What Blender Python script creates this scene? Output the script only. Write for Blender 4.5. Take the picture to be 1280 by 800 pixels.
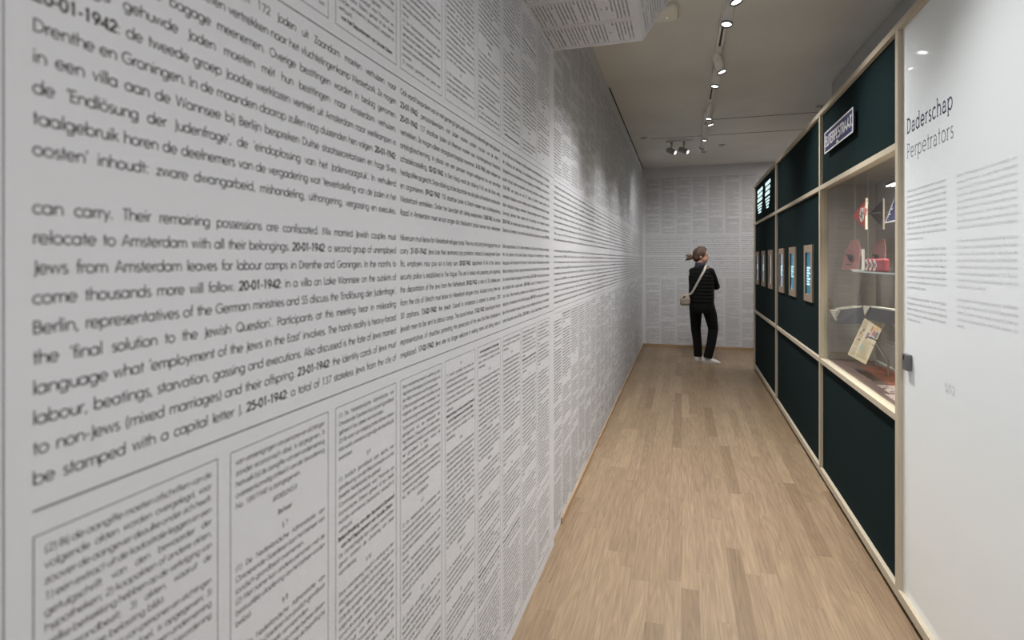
import bpy, math, random
import numpy as np
from math import sin, cos, pi, radians
from mathutils import Vector, Matrix
random.seed(7)
for _o in list(bpy.data.objects):
    bpy.data.objects.remove(_o)
SC = bpy.context.scene
COL = SC.collection

# ------------------------------------------------------------------ camera, world, exposure
F = 690.0                      # focal length in pixels of the 1280 wide frame
H = 1.48                       # eye height
PHI = math.atan(212.0 / F)     # the corridor runs this much to the right of the optical axis
PHI2 = math.atan(220.0 / F)    # the display wall is turned a touch more
DEL = PHI2 - PHI
YH = 326.0
cam_d = bpy.data.cameras.new('camera')
cam_d.sensor_width = 36.0
cam_d.lens = F / 1280.0 * 36.0
cam_d.shift_y = -74.0 / 1280.0
cam_d.clip_start = 0.05
cam_d.dof.use_dof = True
cam_d.dof.focus_distance = 3.6
cam_d.dof.aperture_fstop = 3.2
cam = bpy.data.objects.new('camera', cam_d)
cam.location = (0, 0, H)
cam.rotation_euler = (pi / 2, 0, PHI)
COL.objects.link(cam)
SC.camera = cam
w = bpy.data.worlds.new('world')
SC.world = w
w.use_nodes = True
w.node_tree.nodes['Background'].inputs[0].default_value = (0.8, 0.82, 0.85, 1)
w.node_tree.nodes['Background'].inputs[1].default_value = 0.3
SC.view_settings.view_transform = 'Standard'
SC.view_settings.look = 'None'
SC.view_settings.gamma = 1.0
SC.view_settings.use_curve_mapping = False
SC.view_settings.exposure = 0.16
SC.cycles.use_denoising = True
SC.cycles.max_bounces = 10
SC.cycles.diffuse_bounces = 5
SC.cycles.transparent_max_bounces = 12

YB = 9.9          # end wall
ZC = 3.10         # ceiling
XL = -0.650       # far part of the left wall
XN = -0.635       # nearer, thicker part of the left wall
YN = 2.81         # where the thicker part stops
YR = -2.6         # wall behind the visitor

def area(name, loc, rot, sx, sy, watts, color=(1, 1, 1)):
    d = bpy.data.lights.new(name, 'AREA')
    d.shape = 'RECTANGLE'; d.size = sx; d.size_y = sy; d.energy = watts; d.color = color
    o = bpy.data.objects.new(name, d); o.location = loc; o.rotation_euler = rot
    COL.objects.link(o)
    return o
# added unseen area lights: soft fill from behind the viewer and round the far corner
LAMP_GAIN = 2.3      # overall level of the track spotlights
L_REAR = area('rear_fill_light', (0.45, -1.3, 3.05), (0, 0, 0), 1.2, 1.6, 58, (1, 0.985, 0.96))
L_FAR = area('far_fill_light', (2.0, 8.4, 3.05), (0, 0, 0), 0.8, 1.6, 34, (1, 0.96, 0.9))

# ------------------------------------------------------------------ helpers
def mat(name, col, rough=0.6, metal=0.0, spec=0.5, emit=None, estr=0.0):
    m = bpy.data.materials.new(name); m.use_nodes = True
    b = m.node_tree.nodes['Principled BSDF']
    b.inputs['Base Color'].default_value = (*col, 1)
    b.inputs['Roughness'].default_value = rough
    b.inputs['Metallic'].default_value = metal
    b.inputs['Specular IOR Level'].default_value = spec
    if emit:
        b.inputs['Emission Color'].default_value = (*emit, 1)
        b.inputs['Emission Strength'].default_value = estr
    return m

def noisy(m, c1, c2, scale=(1, 1, 1), nscale=5.0, detail=4.0, bump=0.0, bscale=200.0, lo=0.35, hi=0.65):
    """mottle a material's base colour between two colours, with an optional fine bump"""
    nt = m.node_tree; N = nt.nodes; L = nt.links; b = N['Principled BSDF']
    tc = N.new('ShaderNodeTexCoord'); mp = N.new('ShaderNodeMapping'); mp.inputs['Scale'].default_value = scale
    nz = N.new('ShaderNodeTexNoise'); nz.inputs['Scale'].default_value = nscale; nz.inputs['Detail'].default_value = detail
    cr = N.new('ShaderNodeValToRGB')
    cr.color_ramp.elements[0].position = lo; cr.color_ramp.elements[0].color = (*c1, 1)
    cr.color_ramp.elements[1].position = hi; cr.color_ramp.elements[1].color = (*c2, 1)
    L.new(tc.outputs['Object'], mp.inputs['Vector']); L.new(mp.outputs[0], nz.inputs['Vector'])
    L.new(nz.outputs['Fac'], cr.inputs['Fac']); L.new(cr.outputs[0], b.inputs['Base Color'])
    if bump:
        n2 = N.new('ShaderNodeTexNoise'); n2.inputs['Scale'].default_value = bscale; n2.inputs['Detail'].default_value = 2
        bp = N.new('ShaderNodeBump'); bp.inputs['Strength'].default_value = bump; bp.inputs['Distance'].default_value = 0.002
        L.new(tc.outputs['Object'], n2.inputs['Vector']); L.new(n2.outputs['Fac'], bp.inputs['Height'])
        L.new(bp.outputs[0], b.inputs['Normal'])
    return m

class MB:
    """collects shapes; build() links them as ONE mesh object"""
    def __init__(s): s.v = []; s.f = []; s.sm = []
    def add(s, vs, fs, smooth=False):
        n = len(s.v); s.v += [tuple(p) for p in vs]
        for q in fs: s.f.append(tuple(i + n for i in q)); s.sm.append(smooth)
        return s
    def box(s, x0, x1, y0, y1, z0, z1):
        return s.add([(x0, y0, z0), (x1, y0, z0), (x1, y1, z0), (x0, y1, z0), (x0, y0, z1), (x1, y0, z1), (x1, y1, z1), (x0, y1, z1)],
                     [(3, 2, 1, 0), (4, 5, 6, 7), (0, 1, 5, 4), (1, 2, 6, 5), (2, 3, 7, 6), (3, 0, 4, 7)])
    def slab(s, quad, th):
        """a quadrilateral plate (corners in order) with a thickness vector"""
        a = [Vector(p) for p in quad]; t = Vector(th); b = [p + t for p in a]; n = len(a)
        fs = [tuple(range(n))[::-1], tuple(range(n, 2 * n))] + [(i, (i + 1) % n, (i + 1) % n + n, i + n) for i in range(n)]
        return s.add(a + b, fs)
    def tube(s, pts, rad, n=12, caps=True, smooth=True, axis=None):
        pts = [Vector(p) for p in pts]
        if not hasattr(rad, '__len__'): rad = [rad] * len(pts)
        rings = []; up = None
        for i, p in enumerate(pts):
            t = axis or (pts[min(i + 1, len(pts) - 1)] - pts[max(i - 1, 0)]).normalized()
            if up is None: up = Vector((0, 0, 1)) if abs(t.z) < 0.9 else Vector((1, 0, 0))
            a = (up - t * up.dot(t)).normalized(); b = t.cross(a); up = a
            rings.append([p + (a * cos(2 * pi * k / n) + b * sin(2 * pi * k / n)) * rad[i] for k in range(n)])
        vs = [q for r in rings for q in r]; fs = []
        for i in range(len(rings) - 1):
            for k in range(n):
                fs.append((i * n + k, i * n + (k + 1) % n, (i + 1) * n + (k + 1) % n, (i + 1) * n + k))
        s.add(vs, fs, smooth)
        if caps:
            s.add(rings[0], [tuple(range(n))[::-1]]); s.add(rings[-1], [tuple(range(n))])
        return s
    def ball(s, c, rx, ry, rz, n=16, m=10, M3=None):
        vs = []; fs = []
        for i in range(m + 1):
            a = pi * i / m
            for k in range(n):
                b = 2 * pi * k / n
                p = Vector((rx * sin(a) * cos(b), ry * sin(a) * sin(b), rz * cos(a)))
                if M3: p = M3 @ p
                vs.append(Vector(c) + p)
        for i in range(m):
            for k in range(n):
                fs.append((i * n + k, (i + 1) * n + k, (i + 1) * n + (k + 1) % n, i * n + (k + 1) % n))
        return s.add(vs, fs, True)
    def rings(s, rs, smooth=True, caps=True):
        n = len(rs[0]); vs = [q for r in rs for q in r]; fs = []
        for i in range(len(rs) - 1):
            for k in range(n):
                fs.append((i * n + k, i * n + (k + 1) % n, (i + 1) * n + (k + 1) % n, (i + 1) * n + k))
        s.add(vs, fs, smooth)
        if caps: s.add(rs[0], [tuple(range(n))[::-1]]); s.add(rs[-1], [tuple(range(n))])
        return s
    def build(s, name, m, base=(0, 0, 0), rz=0.0, parent=None, bevel=0.0, remesh=0.0, smooth_it=0):
        me = bpy.data.meshes.new(name)
        b = Vector(base)
        me.from_pydata([tuple(Vector(p) - b) for p in s.v], [], s.f)
        me.polygons.foreach_set('use_smooth', s.sm)
        me.materials.append(m); me.update()
        o = bpy.data.objects.new(name, me); COL.objects.link(o)
        place(o, base, rz, parent)
        if bevel:
            md = o.modifiers.new('bevel', 'BEVEL'); md.width = bevel; md.segments = 2; md.limit_method = 'ANGLE'
        if remesh:
            md = o.modifiers.new('remesh', 'REMESH'); md.mode = 'VOXEL'; md.voxel_size = remesh; md.use_smooth_shade = True
            if smooth_it:
                md = o.modifiers.new('smooth', 'SMOOTH'); md.factor = 0.5; md.iterations = smooth_it
        return o

def place(o, base, rz, parent):
    if parent is None:
        o.location = Matrix.Rotation(rz, 3, 'Z') @ Vector(base); o.rotation_euler = (0, 0, rz)
    else:
        o.parent = parent

def tag(o, label, cat, group=None, kind=None):
    if label: o['label'] = label
    if cat: o['category'] = cat
    if group: o['group'] = group
    if kind: o['kind'] = kind
    return o

def thing(name, label, cat, base=(0, 0, 0), rz=0.0, group=None):
    o = bpy.data.objects.new(name, None); o.empty_display_size = 0.05; COL.objects.link(o)
    place(o, base, rz, None)
    return tag(o, label, cat, group)

def struct(o, label=None):
    o['kind'] = 'structure'
    if label: o['label'] = label
    return o

# ------------------------------------------------------------------ lettering: a geometric stroke alphabet
def arc(cx, cy, rx, ry, a0, a1): return ('a', cx, cy, rx, ry, a0, a1)
def ln(*p): return ('l',) + p
def dot(x, y): return ('l', x - 0.5, y, x + 0.5, y)
O = arc(2.5, 2.5, 2.4, 2.45, 0, 360)
GL = {
 'a': (6.0, [O, ln(4.9, 0, 4.9, 5)]), 'b': (6.0, [ln(.5, 0, .5, 8), arc(2.9, 2.5, 2.4, 2.45, 0, 360)]),
 'c': (4.7, [arc(2.5, 2.5, 2.4, 2.45, 45, 315)]), 'd': (6.0, [O, ln(4.9, 0, 4.9, 8)]),
 'e': (5.5, [arc(2.5, 2.5, 2.4, 2.45, 0, 318), ln(.2, 2.5, 4.9, 2.5)]),
 'f': (2.7, [ln(1.2, 0, 1.2, 6.6), arc(2.5, 6.6, 1.3, 1.3, 180, 75), ln(.1, 4.7, 2.5, 4.7)]),
 'g': (6.0, [O, ln(4.9, 5, 4.9, -.4), arc(2.7, -.4, 2.2, 1.7, 0, -150)]),
 'h': (5.3, [ln(.6, 0, .6, 8), arc(2.6, 2.9, 2, 2, 180, 0), ln(4.6, 3, 4.6, 0)]),
 'i': (1.9, [ln(.7, 0, .7, 5), dot(.7, 6.8)]), 'j': (1.9, [ln(.8, 5, .8, -2), dot(.8, 6.8)]),
 'k': (4.4, [ln(.6, 0, .6, 8), ln(.6, 2.2, 3.6, 5), ln(1.6, 3.0, 4.1, 0)]), 'l': (1.8, [ln(.7, 0, .7, 8)]),
 'm': (8.0, [ln(.6, 0, .6, 5), arc(2.25, 3.1, 1.65, 1.8, 180, 0), ln(3.9, 3.2, 3.9, 0), arc(5.55, 3.1, 1.65, 1.8, 180, 0), ln(7.2, 3.2, 7.2, 0)]),
 'n': (5.3, [ln(.6, 0, .6, 5), arc(2.6, 2.9, 2, 2, 180, 0), ln(4.6, 3, 4.6, 0)]), 'o': (5.5, [O]),
 'p': (6.0, [ln(.5, -2.4, .5, 5), arc(2.9, 2.5, 2.4, 2.45, 0, 360)]), 'q': (6.0, [O, ln(4.9, -2.4, 4.9, 5)]),
 'r': (3.0, [ln(.6, 0, .6, 5), arc(2.4, 2.9, 1.8, 2, 180, 72)]),
 's': (3.6, [arc(1.75, 3.72, 1.2, 1.2, 40, 270), arc(1.75, 1.28, 1.4, 1.25, 90, -150)]),
 't': (2.8, [ln(1.2, 0, 1.2, 7), ln(.1, 4.7, 2.4, 4.7)]),
 'u': (5.2, [ln(.6, 5, .6, 2), arc(2.5, 2.1, 1.9, 2, 180, 360), ln(4.4, 5, 4.4, 0)]),
 'v': (4.6, [ln(.3, 5, 2.2, .1, 4.1, 5)]), 'w': (6.8, [ln(.3, 5, 1.8, .1, 3.3, 4.9, 4.8, .1, 6.3, 5)]),
 'x': (4.3, [ln(.3, 0, 3.8, 5), ln(.3, 5, 3.8, 0)]), 'y': (4.5, [ln(.3, 5, 2.2, .3), ln(4.1, 5, 1.3, -2.2)]),
 'z': (4.2, [ln(.4, 4.6, 3.6, 4.6, .4, .4, 3.8, .4)]),
 'A': (6.0, [ln(.2, 0, 2.9, 7.4, 5.6, 0), ln(1.1, 2.4, 4.7, 2.4)]),
 'B': (5.0, [ln(.6, 0, .6, 7.5), ln(.6, 7.1, 2, 7.1), arc(2.1, 5.5, 1.7, 1.6, 90, -90), ln(.6, 3.9, 2.2, 3.9), arc(2.3, 2.15, 2, 1.75, 90, -90), ln(.6, .4, 2.3, .4)]),
 'C': (6.3, [arc(3.7, 3.75, 3.4, 3.55, 50, 310)]),
 'D': (6.2, [ln(.6, 0, .6, 7.5), ln(.6, 7.1, 2, 7.1), arc(2, 3.75, 3.5, 3.35, 90, -90), ln(.6, .4, 2, .4)]),
 'E': (4.4, [ln(.6, 0, .6, 7.5), ln(.6, 7.1, 3.8, 7.1), ln(.6, 4, 3.6, 4), ln(.6, .4, 3.8, .4)]),
 'F': (4.2, [ln(.6, 0, .6, 7.5), ln(.6, 7.1, 3.8, 7.1), ln(.6, 4, 3.5, 4)]),
 'G': (7.3, [arc(3.8, 3.75, 3.5, 3.55, 45, 355), ln(4.1, 3.5, 7.3, 3.5)]),
 'H': (6.0, [ln(.6, 0, .6, 7.5), ln(5.2, 0, 5.2, 7.5), ln(.6, 4, 5.2, 4)]), 'I': (1.9, [ln(.7, 0, .7, 7.5)]),
 'J': (2.6, [ln(1.6, 7.5, 1.6, .2), arc(.2, .2, 1.4, 1.6, 0, -80)]),
 'K': (5.2, [ln(.6, 0, .6, 7.5), ln(.6, 3, 4.4, 7.5), ln(1.8, 4.2, 4.9, 0)]), 'L': (3.9, [ln(.6, 7.5, .6, .4, 3.7, .4)]),
 'M': (7.6, [ln(.4, 0, 1.3, 7.4, 3.7, .6, 6.1, 7.4, 7.0, 0)]), 'N': (6.6, [ln(.6, 0, .6, 7.4, 5.6, .2, 5.6, 7.5)]),
 'O': (7.8, [arc(3.8, 3.75, 3.5, 3.55, 0, 360)]),
 'P': (4.7, [ln(.6, 0, .6, 7.5), ln(.6, 7.1, 2, 7.1), arc(2.2, 5.2, 2, 1.9, 90, -90), ln(.6, 3.3, 2.2, 3.3)]),
 'Q': (7.8, [arc(3.8, 3.75, 3.5, 3.55, 0, 360), ln(4, 2.2, 7.2, -.3)]),
 'R': (4.9, [ln(.6, 0, .6, 7.5), ln(.6, 7.1, 2, 7.1), arc(2.2, 5.3, 1.9, 1.8, 90, -90), ln(.6, 3.5, 2.2, 3.5), ln(2.2, 3.5, 4.5, 0)]),
 'S': (4.4, [arc(2.1, 5.55, 1.6, 1.65, 30, 270), arc(2.1, 2.05, 1.9, 1.85, 90, -155)]),
 'T': (4.4, [ln(2.1, 0, 2.1, 7.5), ln(.1, 7.1, 4.1, 7.1)]),
 'U': (5.8, [ln(.6, 7.5, .6, 2.6), arc(2.8, 2.5, 2.2, 2.3, 180, 360), ln(5, 2.5, 5, 7.5)]),
 'V': (5.6, [ln(.2, 7.5, 2.7, .1, 5.2, 7.5)]), 'W': (8.6, [ln(.2, 7.5, 2.2, .2, 4.2, 7.2, 6.2, .2, 8.2, 7.5)]),
 'X': (5.2, [ln(.2, 0, 4.8, 7.5), ln(.2, 7.5, 4.8, 0)]), 'Y': (5.0, [ln(.2, 7.5, 2.4, 3.6, 4.6, 7.5), ln(2.4, 3.6, 2.4, 0)]),
 'Z': (4.8, [ln(.3, 7.1, 4.2, 7.1, .3, .4, 4.4, .4)]),
 '0': (5.2, [arc(2.5, 3.75, 2, 3.5, 0, 360)]), '1': (5.2, [ln(1.2, 6.4, 2.6, 7.3, 2.6, 0)]),
 '2': (5.2, [arc(2.5, 5.3, 1.9, 1.9, 170, -35), ln(4.1, 4.3, .5, .4, 4.6, .4)]),
 '3': (5.2, [arc(2.3, 5.6, 1.6, 1.55, 150, -90), arc(2.3, 2.1, 1.9, 1.9, 90, -150)]),
 '4': (5.2, [ln(3.6, 0, 3.6, 7.3, .3, 2.0, 4.8, 2.0)]), '5': (5.2, [ln(4.3, 7.1, 1.6, 7.1, 1.1, 4.2), arc(2.3, 2.5, 2.1, 2.2, 120, -150)]),
 '6': (5.2, [arc(2.5, 2.3, 2, 2, 0, 360), ln(.8, 3.3, 3.3, 7.4)]), '7': (5.2, [ln(.5, 7.1, 4.4, 7.1, 1.7, 0)]),
 '8': (5.2, [arc(2.5, 5.6, 1.6, 1.6, 0, 360), arc(2.5, 2.1, 1.9, 1.8, 0, 360)]), '9': (5.2, [arc(2.5, 5.2, 2, 2, 0, 360), ln(4.2, 4.2, 1.7, .1)]),
 '.': (2.2, [dot(.9, .45)]), ',': (2.2, [ln(1.1, .8, .5, -1.2)]), ':': (2.2, [dot(.9, .45), dot(.9, 4.4)]), ';': (2.2, [ln(1.1, .8, .5, -1.2), dot(.9, 4.4)]),
 '\u2018': (1.8, [ln(1.2, 7.8, .5, 5.9)]), '\u2019': (1.8, [ln(1.0, 7.8, .4, 5.9)]), "'": (1.8, [ln(1.0, 7.8, .7, 5.9)]),
 '-': (3.0, [ln(.3, 2.9, 2.5, 2.9)]), '(': (2.6, [arc(3.6, 3, 3, 5.2, 125, 235)]), ')': (2.6, [arc(-1.2, 3, 3, 5.2, -55, 55)]),
 '/': (3.6, [ln(.2, -1, 3.2, 8)]),
 '\u00a7': (4.2, [arc(1.9, 5.9, 1.3, 1.3, 40, 270), arc(1.9, 3.3, 1.4, 1.3, 90, 270), arc(1.9, 3.3, 1.4, 1.3, 90, -90), arc(1.9, .7, 1.4, 1.3, 90, -150)]),
}
GL['\u00f6'] = (5.5, [O, dot(1.6, 6.8), dot(3.4, 6.8)])
GL['\u00e9'] = (5.5, GL['e'][1] + [ln(2.1, 6.2, 3.4, 7.8)])
GL[' '] = (2.7, [])
SERIF_A = (5.2, [arc(2.3, 3.3, 1.7, 1.55, 165, 0), ln(4.0, 3.3, 4.0, 0), arc(2.1, 1.45, 1.7, 1.35, 60, 330)])

def ribbon(pts, hw):
    p = np.array(pts, float); n = len(p)
    closed = n > 3 and np.allclose(p[0], p[-1])
    d = np.diff(p, axis=0); d /= np.linalg.norm(d, axis=1)[:, None] + 1e-9
    nr = np.stack([-d[:, 1], d[:, 0]], 1)
    off = np.zeros_like(p)
    for i in range(n):
        if closed: a, b = nr[(i - 1) % (n - 1)], nr[i % (n - 1)]
        else: a, b = nr[max(i - 1, 0)], nr[min(i, n - 2)]
        m = a + b; k = np.dot(m, m)
        off[i] = a * hw if k < 0.6 else 2 * m / k * hw
    v = np.concatenate([p + off, p - off]); q = [(i, i + n, i + 1 + n, i + 1) for i in range(n - 1)]
    return v, q

_gc = {}
def glyph(ch, hw, seg, serif):
    key = (ch, hw, seg, serif)
    if key in _gc: return _gc[key]
    adv, st = SERIF_A if (serif and ch == 'a') else GL.get(ch, GL['n'])
    V = []; Q = []; n0 = 0
    st = list(st)
    if serif:
        for s_ in list(st):
            if s_[0] == 'l' and len(s_) == 5 and abs(s_[1] - s_[3]) < .01 and abs(s_[2] - s_[4]) > 2:
                for y in (s_[2], s_[4]):
                    if y in (0, -2.4): st.append(('t', s_[1] - 1.0, y + .2, s_[1] + 1.0, y + .2))
                    elif y in (5, 8): st.append(('t', s_[1] - 1.1, y - .2, s_[1], y - .2))
                    elif y == 7.5: st.append(('t', s_[1] - 1.0, y - .2, s_[1] + .6, y - .2))
    for s_ in st:
        h_ = hw
        if s_[0] in 'lt':
            pts = [(s_[i], s_[i + 1]) for i in range(1, len(s_), 2)]
            if s_[0] == 't': h_ = hw * .55
            elif ch in '.:;i\u00f6j' and len(s_) == 5 and s_[2] == s_[4]: h_ = max(hw * 1.1, .5)
        else:
            _, cx, cy, rx, ry, a0, a1 = s_
            k = max(2, int(round(abs(a1 - a0) / 360 * seg)))
            pts = [(cx + rx * cos(radians(a0 + (a1 - a0) * i / k)), cy + ry * sin(radians(a0 + (a1 - a0) * i / k))) for i in range(k + 1)]
            if abs(a1 - a0) >= 359: pts[-1] = pts[0]
        v, q = ribbon(pts, h_)
        V.append(v); Q += [tuple(i + n0 for i in t) for t in q]; n0 += len(v)
    g = (np.concatenate(V) if V else np.zeros((0, 2)), np.array(Q, dtype=np.int64).reshape(-1, 4), adv)
    _gc[key] = g
    return g

class TX:
    """lettering on one or several flat faces, linked as ONE mesh"""
    def __init__(s, seg=12): s.seg = seg; s.pl = {}; s.rect = []; s.frame = None
    def face(s, o, ex, ey, n, off=0.0004):
        n = np.array(n, float); s.frame = (np.array(o, float) + n * off, np.array(ex, float), np.array(ey, float))
    def width(s, t, u, track=0.0):
        return sum(GL.get(c, GL['n'])[0] + track for c in t if c != '*') * u
    def line(s, t, x, y, u, w=None, hw=.45, bhw=.78, bold=False, serif=False, xs=1.0, center=False, track=0.0):
        nat = s.width(t, u) * xs + track * u * len(t)
        extra = 0.0
        if w is not None and not center:
            ns = t.count(' ')
            gap = w - nat
            if ns and -0.12 * nat < gap < 0.22 * nat : extra = max(gap / ns, -0.7 * u)
            rest = w - nat - extra * ns
            if rest < 0 or gap < 0.22 * nat: xs = xs * (w - extra * ns) / nat
        if center: x = x + (w - nat) / 2
        for c in t:
            if c == '*': bold = not bold; continue
            g = glyph(c, bhw if bold else hw, s.seg, serif)
            if len(g[1]):
                s.pl.setdefault((c, bold, hw, bhw, serif), []).append((x, y, u * xs, u) + tuple(np.concatenate(s.frame)))
            x += g[2] * u * xs + track * u + (extra if c == ' ' else 0)
        return x
    def bar(s, x0, x1, y0, y1):
        o, ex, ey = s.frame
        s.rect.append([o + ex * a + ey * b for a, b in ((x0, y0), (x1, y0), (x1, y1), (x0, y1))])
    def box(s, x0, x1, y0, y1, t):
        s.bar(x0, x1, y0, y0 + t); s.bar(x0, x1, y1 - t, y1); s.bar(x0, x0 + t, y0, y1); s.bar(x1 - t, x1, y0, y1)
    def build(s, name, m, base=(0, 0, 0), rz=0.0, parent=None):
        VV = []; QQ = []; n0 = 0
        for (c, bold, hw, bhw, serif), L in s.pl.items():
            gv, gq, _ = glyph(c, bhw if bold else hw, s.seg, serif)
            A = np.array(L); k = len(A)
            x = A[:, 0, None] + A[:, 2, None] * gv[None, :, 0]; y = A[:, 1, None] + A[:, 3, None] * gv[None, :, 1]
            P = A[:, None, 4:7] + x[..., None] * A[:, None, 7:10] + y[..., None] * A[:, None, 10:13]
            VV.append(P.reshape(-1, 3))
            QQ.append((gq[None] + (np.arange(k) * len(gv))[:, None, None]).reshape(-1, 4) + n0); n0 += k * len(gv)
        if s.rect:
            R = np.array(s.rect).reshape(-1, 3); VV.append(R)
            QQ.append(np.arange(len(R)).reshape(-1, 4) + n0)
        V = np.concatenate(VV) - np.array(base, float); Q = np.concatenate(QQ)
        me = bpy.data.meshes.new(name)
        me.vertices.add(len(V)); me.vertices.foreach_set('co', V.astype(np.float32).ravel())
        me.loops.add(Q.size); me.loops.foreach_set('vertex_index', Q.astype(np.int32).ravel())
        me.polygons.add(len(Q)); me.polygons.foreach_set('loop_start', np.arange(0, Q.size, 4, dtype=np.int32))
        me.update(calc_edges=True)
        me.materials.append(m)
        o = bpy.data.objects.new(name, me); COL.objects.link(o); place(o, base, rz, parent)
        return o

# ------------------------------------------------------------------ materials
M_WALL = noisy(mat('printed_wallpaper', (.59, .597, .625), .5, spec=.35), (.575, .582, .61), (.605, .612, .64), nscale=1.2, bump=.03, bscale=350)
M_INK = mat('printing_ink', (.075, .073, .073), .6, spec=.3)
M_CEIL = noisy(mat('ceiling_plaster', (.70, .70, .66), .85, spec=.2), (.65, .65, .61), (.725, .725, .685), nscale=1.4, detail=6, bump=.1, bscale=90)
M_DARK = mat('dark_gap', (.008, .008, .008), .9, spec=.1)
M_GAP = mat('grey_gap', (.05, .047, .042), .9)
M_BULK = mat('grey_paint', (.42, .42, .41), .8, spec=.2)
M_PLY = noisy(mat('birch_plywood', (.46, .402, .305), .5, spec=.3), (.435, .38, .285), (.49, .43, .335), scale=(40, 40, 2), nscale=2.0)
M_FELT = noisy(mat('green_felt', (.005, .0135, .0145), .95, spec=.08), (.0042, .0115, .0125), (.0065, .017, .018), nscale=160, detail=3, bump=.35, bscale=500)
M_WHITE = mat('white_acrylic', (.80, .85, .875), .05, spec=.45)
M_LAMP = mat('lamp_white_enamel', (.82, .815, .78), .4)
M_LENS = mat('lamp_lens', (.9, .9, .9), .3, emit=(1, .98, .94), estr=5)
M_GREYLAMP = mat('lamp_grey_enamel', (.30, .295, .28), .4)
M_DIMLENS = mat('dim_lens', (.8, .8, .8), .2, emit=(1, .98, .94), estr=.8)
M_BLACK = mat('black_plastic', (.012, .012, .013), .4)
M_STEEL = mat('brushed_steel', (.55, .55, .54), .3, metal=1.0)
M_BASEB = noisy(mat('oak_baseboard', (.36, .24, .14), .55), (.30, .20, .115), (.40, .275, .165), scale=(1, 1, 14), nscale=3)

def oak_floor():
    m = mat('oak_floor', (.4, .3, .2), .42, spec=.4)
    nt = m.node_tree; N = nt.nodes; L = nt.links; b = N['Principled BSDF']
    def math_(op, a, c=None):
        n = N.new('ShaderNodeMath'); n.operation = op
        for i, v in enumerate((a, c)):
            if v is None: continue
            if hasattr(v, 'links'): L.new(v, n.inputs[i])
            else: n.inputs[i].default_value = v
        return n.outputs[0]
    tc = N.new('ShaderNodeTexCoord'); sp = N.new('ShaderNodeSeparateXYZ'); L.new(tc.outputs['Object'], sp.inputs[0])
    W, LEN = .072, .95
    xr = math_('DIVIDE', sp.outputs[0], W); row = math_('FLOOR', xr); fx = math_('FRACT', xr)
    wn = N.new('ShaderNodeTexWhiteNoise'); wn.noise_dimensions = '1D'; L.new(row, wn.inputs['W'])
    yr = math_('ADD', math_('DIVIDE', sp.outputs[1], LEN), math_('MULTIPLY', wn.outputs['Value'], 7.3)); cell = math_('FLOOR', yr); fy = math_('FRACT', yr)
    cb = N.new('ShaderNodeCombineXYZ'); L.new(row, cb.inputs[0]); L.new(cell, cb.inputs[1])
    w2 = N.new('ShaderNodeTexWhiteNoise'); w2.noise_dimensions = '2D'; L.new(cb.outputs[0], w2.inputs['Vector'])
    cr = N.new('ShaderNodeValToRGB'); L.new(w2.outputs['Value'], cr.inputs[0])
    e = cr.color_ramp.elements
    e[0].position = 0; e[0].color = (.175, .118, .070, 1); e[1].position = 1; e[1].color = (.272, .196, .122, 1)
    for p, c in ((.12, (.212, .147, .090, 1)), (.5, (.234, .165, .102, 1)), (.85, (.252, .180, .112, 1))):
        x = cr.color_ramp.elements.new(p); x.color = c
    # grain: stretched noise that shifts from board to board, and cathedral figure
    ad = N.new('ShaderNodeVectorMath'); ad.operation = 'ADD'
    sc = N.new('ShaderNodeVectorMath'); sc.operation = 'SCALE'; L.new(w2.outputs['Color'], sc.inputs[0]); sc.inputs['Scale'].default_value = 13
    L.new(tc.outputs['Object'], ad.inputs[0]); L.new(sc.outputs[0], ad.inputs[1])
    mp = N.new('ShaderNodeMapping'); mp.inputs['Scale'].default_value = (95, 4.5, 1); L.new(ad.outputs[0], mp.inputs[0])
    nz = N.new('ShaderNodeTexNoise'); nz.inputs['Scale'].default_value = 1.0; nz.inputs['Detail'].default_value = 5; L.new(mp.outputs[0], nz.inputs[0])
    mp2 = N.new('ShaderNodeMapping'); mp2.inputs['Scale'].default_value = (20, 1.3, 1); L.new(ad.outputs[0], mp2.inputs[0])
    wv = N.new('ShaderNodeTexNoise'); wv.inputs['Scale'].default_value = 1.0; wv.inputs['Detail'].default_value = 1; L.new(mp2.outputs[0], wv.inputs[0])
    fig = math_('ABSOLUTE', math_('SUBTRACT', math_('FRACT', math_('MULTIPLY', wv.outputs[0], 9.0)), .5))
    g1 = math_('MULTIPLY', math_('SUBTRACT', nz.outputs[0], .5), .75)
    g2 = math_('MULTIPLY', math_('SUBTRACT', fig, .25), .36)
    gg = math_('ADD', math_('ADD', g1, g2), 1.0)
    edge = math_('MULTIPLY', math_('GREATER_THAN', math_('ABSOLUTE', math_('SUBTRACT', fx, .5)), .488), .28)
    edge2 = math_('MULTIPLY', math_('GREATER_THAN', math_('ABSOLUTE', math_('SUBTRACT', fy, .5)), .4988), .28)
    k = math_('SUBTRACT', math_('SUBTRACT', gg, edge), edge2)
    mx = N.new('ShaderNodeVectorMath'); mx.operation = 'SCALE'; L.new(cr.outputs[0], mx.inputs[0]); L.new(k, mx.inputs['Scale'])
    L.new(mx.outputs[0], b.inputs['Base Color'])
    bp = N.new('ShaderNodeBump'); bp.inputs['Strength'].default_value = .08; bp.inputs['Distance'].default_value = .002; L.new(k, bp.inputs['Height']); L.new(bp.outputs[0], b.inputs['Normal'])
    return m
M_FLOOR = oak_floor()

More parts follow.
